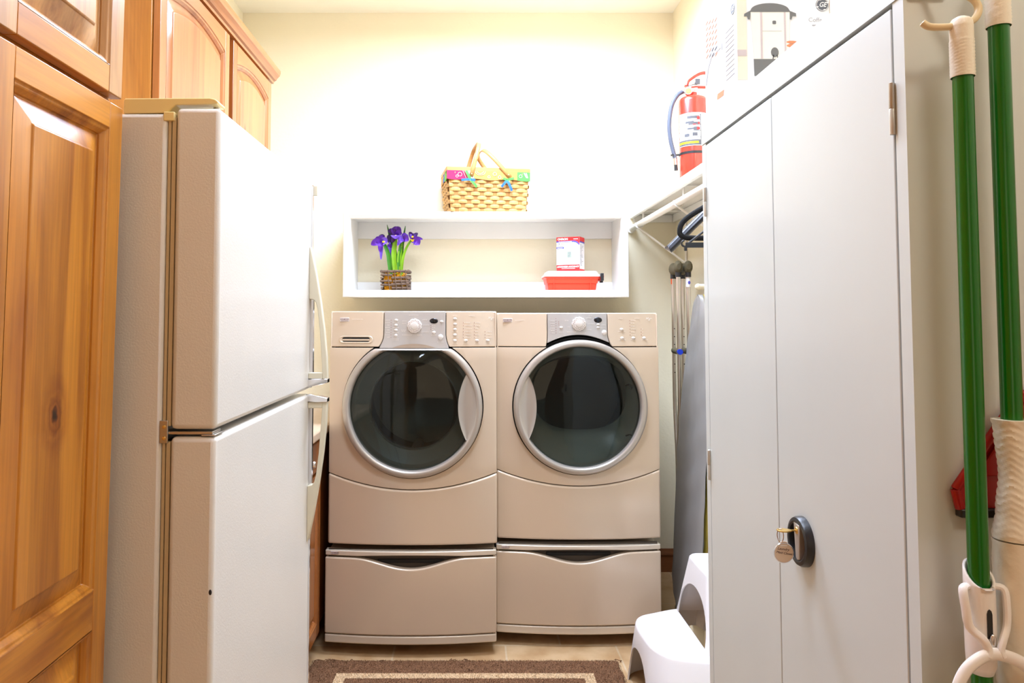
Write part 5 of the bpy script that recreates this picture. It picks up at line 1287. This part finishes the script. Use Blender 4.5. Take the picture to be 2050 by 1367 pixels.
# ================================================================= crutches
def crutch(label, xfar, yfar, xnear, ynear, dx=0):
    t = thing('crutch', label, 'crutch', (xfar, yfar, 0), group=None)
    A = Vector((xfar, yfar, 0)); B = Vector((xnear, ynear, 0)); Mi = (A+B)/2; d = (B-A)
    zt = 1.555
    for P0, nm, r_ in ((A, 'upright', .0095), (B, 'upright', .0105)):
        q = Mi+(P0-Mi)*.18
        pts = smooth([P0+Vector((0, 0, zt)), P0+Vector((0, 0, 1.2)), P0+Vector((0, 0, .98)), Mi+(P0-Mi)*.75+Vector((0, 0, .86)), Mi+(P0-Mi)*.28+Vector((0, 0, .72)), q+Vector((0, 0, .62)), q+Vector((0, 0, .52))], 5)
        u_ = MB().tube(pts, r_, 14).build(nm, M['alu'], t)
        h_ = MB()
        for zz in (1.30, 1.262, 1.224, 1.13, 1.09): h_.ball(P0+Vector((0, -r_+.0005, zz)), .0028, .001, .0028, 8, 6)
        if r_ < .01: h_.build('adjust_holes', M['black'], u_)
    MB().tube([Mi+Vector((0, 0, .66)), Mi+Vector((0, 0, .05))], .0105, 14).build('leg', M['alu'], t)
    MB().lathe(tuple(Mi), [(.022, 0), (.022, .012), (.014, .03), (.013, .065)], 'z', 20, cap=(True, True)).build('rubber_foot', M['foam'], t)
    pd = MB(); n_ = 14; u0 = A-(B-A)*.16; u1 = B+(B-A)*.16; pts = []; rs = []
    for i in range(n_+1):
        q = i/n_; p = u0+(u1-u0)*q; sag = .5-.5*cos(2*PI*q) if 0 < q < 1 else 0
        pts.append(p+Vector((0, 0, zt+.034-.008*sag))); e = min(q, 1-q); rs.append(.014+.018*min(1, e/.10)**.5-.010*sag)
    pd.tube(pts, rs, 16, flat=.68, up=(0, 0, 1)); pd.build('underarm_pad', M['foam'], t)
    for P0 in (A, B): MB().tube([P0+Vector((0, 0, zt-.014)), P0+Vector((0, 0, zt+.016))], .0135, 14).build('pad_socket', M['blackplastic'], t)
    MB().tube([A+Vector((0, 0, 1.195)), B+Vector((0, 0, 1.195))], .0145, 14).build('hand_grip', M['foam'], t)
    for P0 in (B,): MB().tube([P0+Vector((0, -.018, 1.195)), P0+Vector((0, -.005, 1.195))], .013, 14).build('grip_clip', M['blueclip'], t)
    return t, A, B
t1_, A1, B1 = crutch('left aluminium crutch with olive foam pad leaning in the far right corner', .976, 3.63, .958, 3.475)
MB().box(A1.x-.0108, A1.x-.0085, A1.y-.006, A1.y+.004, 1.515, 1.552).build('sticker', M['orangetag'], t1_)
t2_, A2, B2 = crutch('right aluminium crutch with round sticker, against the side wall', 1.022, 3.63, 1.004, 3.475)
m_ = MB(); m_.tube([B2+Vector((0, 0, 1.495)), B2+Vector((0, 0, 1.535))], .0112, 16); o = m_.build('sticker', M['label_white'], t2_)
m_ = MB(); m_.ball(B2+Vector((.001, -.0112, 1.515)), .006, .001, .008); m_.build('sticker_mark', M['print_blue'], o)

# ================================================================= ironing board
ib = thing('ironing_board', 'tall ironing board in silver cover standing on end against the right wall', 'ironing board', (.93, 3.24, 0))
def bx(z): return .893+.062*z          # leaning plane
def halfw(z):
    pts = [(.10, .13), (.13, .175), (.2, .195), (.45, .212), (.70, .212), (.9, .207), (1.05, .185), (1.2, .155), (1.3, .125), (1.38, .095), (1.42, .065), (1.445, .028), (1.452, .0)]
    for i in range(len(pts)-1):
        if pts[i][0] <= z <= pts[i+1][0]: t = (z-pts[i][0])/(pts[i+1][0]-pts[i][0]); return lerp(pts[i][1], pts[i+1][1], t)
    return 0
zs_ = [.10, .11, .13, .16, .2]+[.2+.05*i for i in range(1, 17)]+[1.03, 1.08, 1.13, 1.18, 1.22, 1.26, 1.30, 1.34, 1.37, 1.40, 1.42, 1.435, 1.445, 1.4515]
def pad(th, x_off, inset, name, mt, z0=0):
    m_ = MB(); ns = len(zs_)-1
    def F(side):
        def P(u, v):
            z = zs_[min(int(round(v*ns)), ns)]; hw = max(halfw(z)-inset, .0005); s_ = 2*u-1
            yc = 3.245-.02*max(0, (z-1.0)/.45); bul = th*(1-abs(s_)**6)
            wr = .0022*sin(z*37+s_*3)+.002*sin(s_*9+z*11)+.0012*sin(z*83-s_*7) if side < 0 else 0
            return (bx(z)+x_off+side*(bul)+wr, yc+hw*s_, z)
        return P
    m_.sheet(F(-1), 20, ns); m_.sheet(F(1), 20, ns)
    return m_.build(name, mt, ib, sharp=60)
pad(.010, 0, 0, 'cover', M['boardcloth'])
pad(.006, .020, .006, 'pad', M['yellowpad'])
pad(.004, .031, .012, 'deck', M['creammetal'])
m_ = MB()
for yy_ in (3.09, 3.38): m_.tube([(bx(.02)+.052, yy_, .02), (bx(.5)+.052, yy_+.0, .5), (bx(1.3)+.052, 3.22+(yy_-3.235)*.45, 1.30)], .011, 10)
m_.build('leg_frame', M['creammetal'], ib)
m_ = MB(); m_.tube([(.938, 3.1, 1.480), (1.085, 3.1, 1.480)], .012, 14); m_.ball((.936, 3.1, 1.480), .0135); m_.tube([(1.06, 3.1, 1.480), (bx(1.3)+.052, 3.17, 1.32)], .010, 10)
m_.build('foot_bar', M['creammetal'], ib)
m_ = MB()
for zz in (.25, .9): m_.tube([(bx(zz)+.05, 3.09, zz), (bx(zz)+.05, 3.38, zz)], .008, 10)
m_.build('cross_bar', M['creammetal'], ib)
MB().box(.893, .955, 3.12, 3.36, .0, .118).build('tail_rest', M['creammetal'], ib, bevel=.01)

# ================================================================= step stool
ss = thing('step_stool', 'white moulded plastic two-step stool by the cabinet and dryer', 'stool', (.8, 2.66, 0))
def frus(mb, x0b, x1b, y0b, y1b, zb, x0t, x1t, y0t, y1t, zt, r=.05, n=6):
    def rg_(x0, x1, y0, y1, z, r): return [(p[0], p[1], z) for p in rrect(x0, x1, y0, y1, r, n)]
    q = .0001 if zb < -.01 else .014
    rings = [rg_(x0b, x1b, y0b, y1b, zb, r), rg_(x0t, x1t, y0t, y1t, zt-q, r)]
    if q > .001:
        for a_ in (30, 60, 90): i_ = q*(1-cos(math.radians(a_))); rings.append(rg_(x0t+i_, x1t-i_, y0t+i_, y1t-i_, zt-q+q*sin(math.radians(a_)), r-i_*.5))
    loft(mb, rings)
def tmp(mb, name='tmp'):
    o = bpy.data.objects.new(name, mb.mesh(name, M['whiteplastic'], None)); COL.objects.link(o); return o
def boolean(a, b, op):
    m_ = a.modifiers.new('b', 'BOOLEAN'); m_.operation = op; m_.object = b; m_.solver = 'EXACT'; apply_mods(a); me = b.data; bpy.data.objects.remove(b); bpy.data.meshes.remove(me)
def low_step(mb, zb, zt, ins):
    top = [(.600, 2.70), (.615, 2.60), (.665, 2.53), (.78, 2.500), (.90, 2.497), (.90, 2.945), (.79, 2.945), (.69, 2.905), (.625, 2.868), (.600, 2.80)]
    bot = [(.578, 2.72), (.588, 2.57), (.64, 2.465), (.78, 2.42), (.90, 2.42), (.90, 3.0), (.79, 3.0), (.68, 2.965), (.604, 2.925), (.578, 2.85)]
    def ring(P, k):
        Q = smooth([(p[0], p[1], 0) for p in P], 4, True); c = Vector((.80, 2.72, 0)); out = []
        for i_, q in enumerate(Q):
            t = (Q[(i_+1) % len(Q)]-Q[i_-1]).normalized(); nr = Vector((-t.y, t.x, 0)); nr = nr if nr.dot(c-q) > 0 else -nr; out.append(q+nr*k)
        return out
    def at(z, k): T, B = ring(top, k), ring(bot, k); f = z/.236; return [tuple(B[i_]*(1-f)+T[i_]*f)[:2]+(z,) for i_ in range(len(T))]
    q = .014
    if ins: loft(mb, [at(zb, ins), at(zt, ins)])
    else: loft(mb, [at(zb, 0), at(zt-q, 0)]+[at(zt-q+q*sin(math.radians(a_)), q*(1-cos(math.radians(a_)))) for a_ in (30, 60, 90)])
lo = MB(); low_step(lo, 0, .236, 0)
A_ = tmp(lo)
hi = MB(); frus(hi, .745, 1.09, 2.405, 3.015, 0, .808, 1.03, 2.608, 2.870, .470, .035); boolean(A_, tmp(hi), 'UNION')
th_ = .0055
li = MB(); low_step(li, -.02, .236-th_, th_)
B_ = tmp(li); hi = MB(); frus(hi, .745+th_, 1.09-th_, 2.405+th_, 3.015-th_, -.02, .808+th_, 1.03-th_, 2.608+th_, 2.870-th_, .470-th_, .03); boolean(B_, tmp(hi), 'UNION')
boolean(A_, B_, 'DIFFERENCE')
def arch_pts(c, half, ztop, z0=-.01, n=18):
    return [(c-half, z0)]+[(c-half*cos(PI*k/n)**1 if False else c-half*cos(PI*k/n), z0+(ztop-z0)*sin(PI*k/n)**.8) for k in range(1, n)]+[(c+half, z0)]
boolean(A_, tmp(MB().prism(arch_pts(2.735, .135, .165), 'x', .5, .66)), 'DIFFERENCE')          # left end, low step
hole = [(2.90, .2375), (2.562, .2375)]+[(2.731-.169*cos(PI*k/24), .2375+.152*sin(PI*k/24)**.85) for k in range(1, 24)]
boolean(A_, tmp(MB().prism(hole, 'x', .70, .86)), 'DIFFERENCE')                                  # riser opening
boolean(A_, tmp(MB().prism(arch_pts(2.71, .20, .20), 'x', .98, 1.2)), 'DIFFERENCE')
boolean(A_, tmp(MB().prism(arch_pts(.86, .13, .15), 'y', 2.3, 3.1)), 'DIFFERENCE')
me = A_.data; me.transform(Matrix.Translation((-.8, -2.66, 0))); me.polygons.foreach_set('use_smooth', [True]*len(me.polygons)); me.set_sharp_from_angle(angle=math.radians(40))
me.materials.clear(); me.materials.append(M['whiteplastic']); A_.name = 'stool_body'; A_.data.name = 'stool_body'; A_.parent = ss
OFF[A_.name] = Vector((.8, 2.66, 0))
m_ = MB()
for i in range(9):
    for j in range(9):
        m_.ball((.845+i*.019, 2.64+j*.025, .470), .0028, .0028, .0009, 8, 4)
m_.build('tread_dots', M['whiteplastic'], ss)

# ================================================================= rug
rgx, rgy = -.027, 2.56
rm_ = MB()
def rp(u, v):
    x = lerp(-.598, .598, u); y = lerp(-.45, .45, v); e = min(.598-abs(x), .45-abs(y)); z = .011*min(1, (e/.012+.25))+.0006*sin(x*91)*sin(y*83)
    jx = .0025*sin(y*60) if abs(x) > .59 else 0; jy = .0025*sin(x*75)+.0015*sin(x*190) if abs(y) > .44 else 0
    return (rgx+x+jx, rgy+y+jy, z)
rm_.sheet(rp, 120, 90)
rv = []; rf = []
for i in range(80000):
    x = random.uniform(-.602, .602); y = random.uniform(-.455, .455)
    z = .010 if (abs(x) < .592 and abs(y) < .444) else .003
    a = random.uniform(0, 2*PI); h = random.uniform(.003, .0065); w_ = .0011
    lx, ly = random.uniform(-.003, .003), random.uniform(-.003, .003)
    n = len(rv); rv += [(rgx+x-w_*cos(a), rgy+y-w_*sin(a), z), (rgx+x+w_*cos(a), rgy+y+w_*sin(a), z), (rgx+x+lx, rgy+y+ly, z+h)]; rf.append((n, n+1, n+2))
for k in range(14):   # loose tufts at the far edge
    x = random.choice([random.uniform(-.60, -.5), random.uniform(-.6, .6)]); n = 6
    rm_.tube([(rgx+x+q*.008*random.uniform(.3, 1.2), rgy+.45+random.uniform(-.004, .012), .006+.004*sin(q)) for q in range(n)], .0016, 5)
rm_.add(rv, rf)
tag(rm_.build('rug', M['rug'], origin=(rgx, rgy, 0), recalc=False, sharp=60), 'brown rug with tan border lines on the tile floor in front of the washer', 'rug')

# ================================================================= groups of repeats
for o in bpy.data.objects:
    if o.parent is None and 'category' in o:
        base = o.name.split('.')[0]
        g = {'clothes_hanger': 'hangers on the closet rod', 'crutch': 'crutches in the far right corner', 'mop': 'green-handled mops on the cabinet side',
             'laundry_pedestal': 'drawer pedestals under the laundry machines', 'ceiling_light': 'flush ceiling lights'}.get(base)
        if g: o['group'] = g
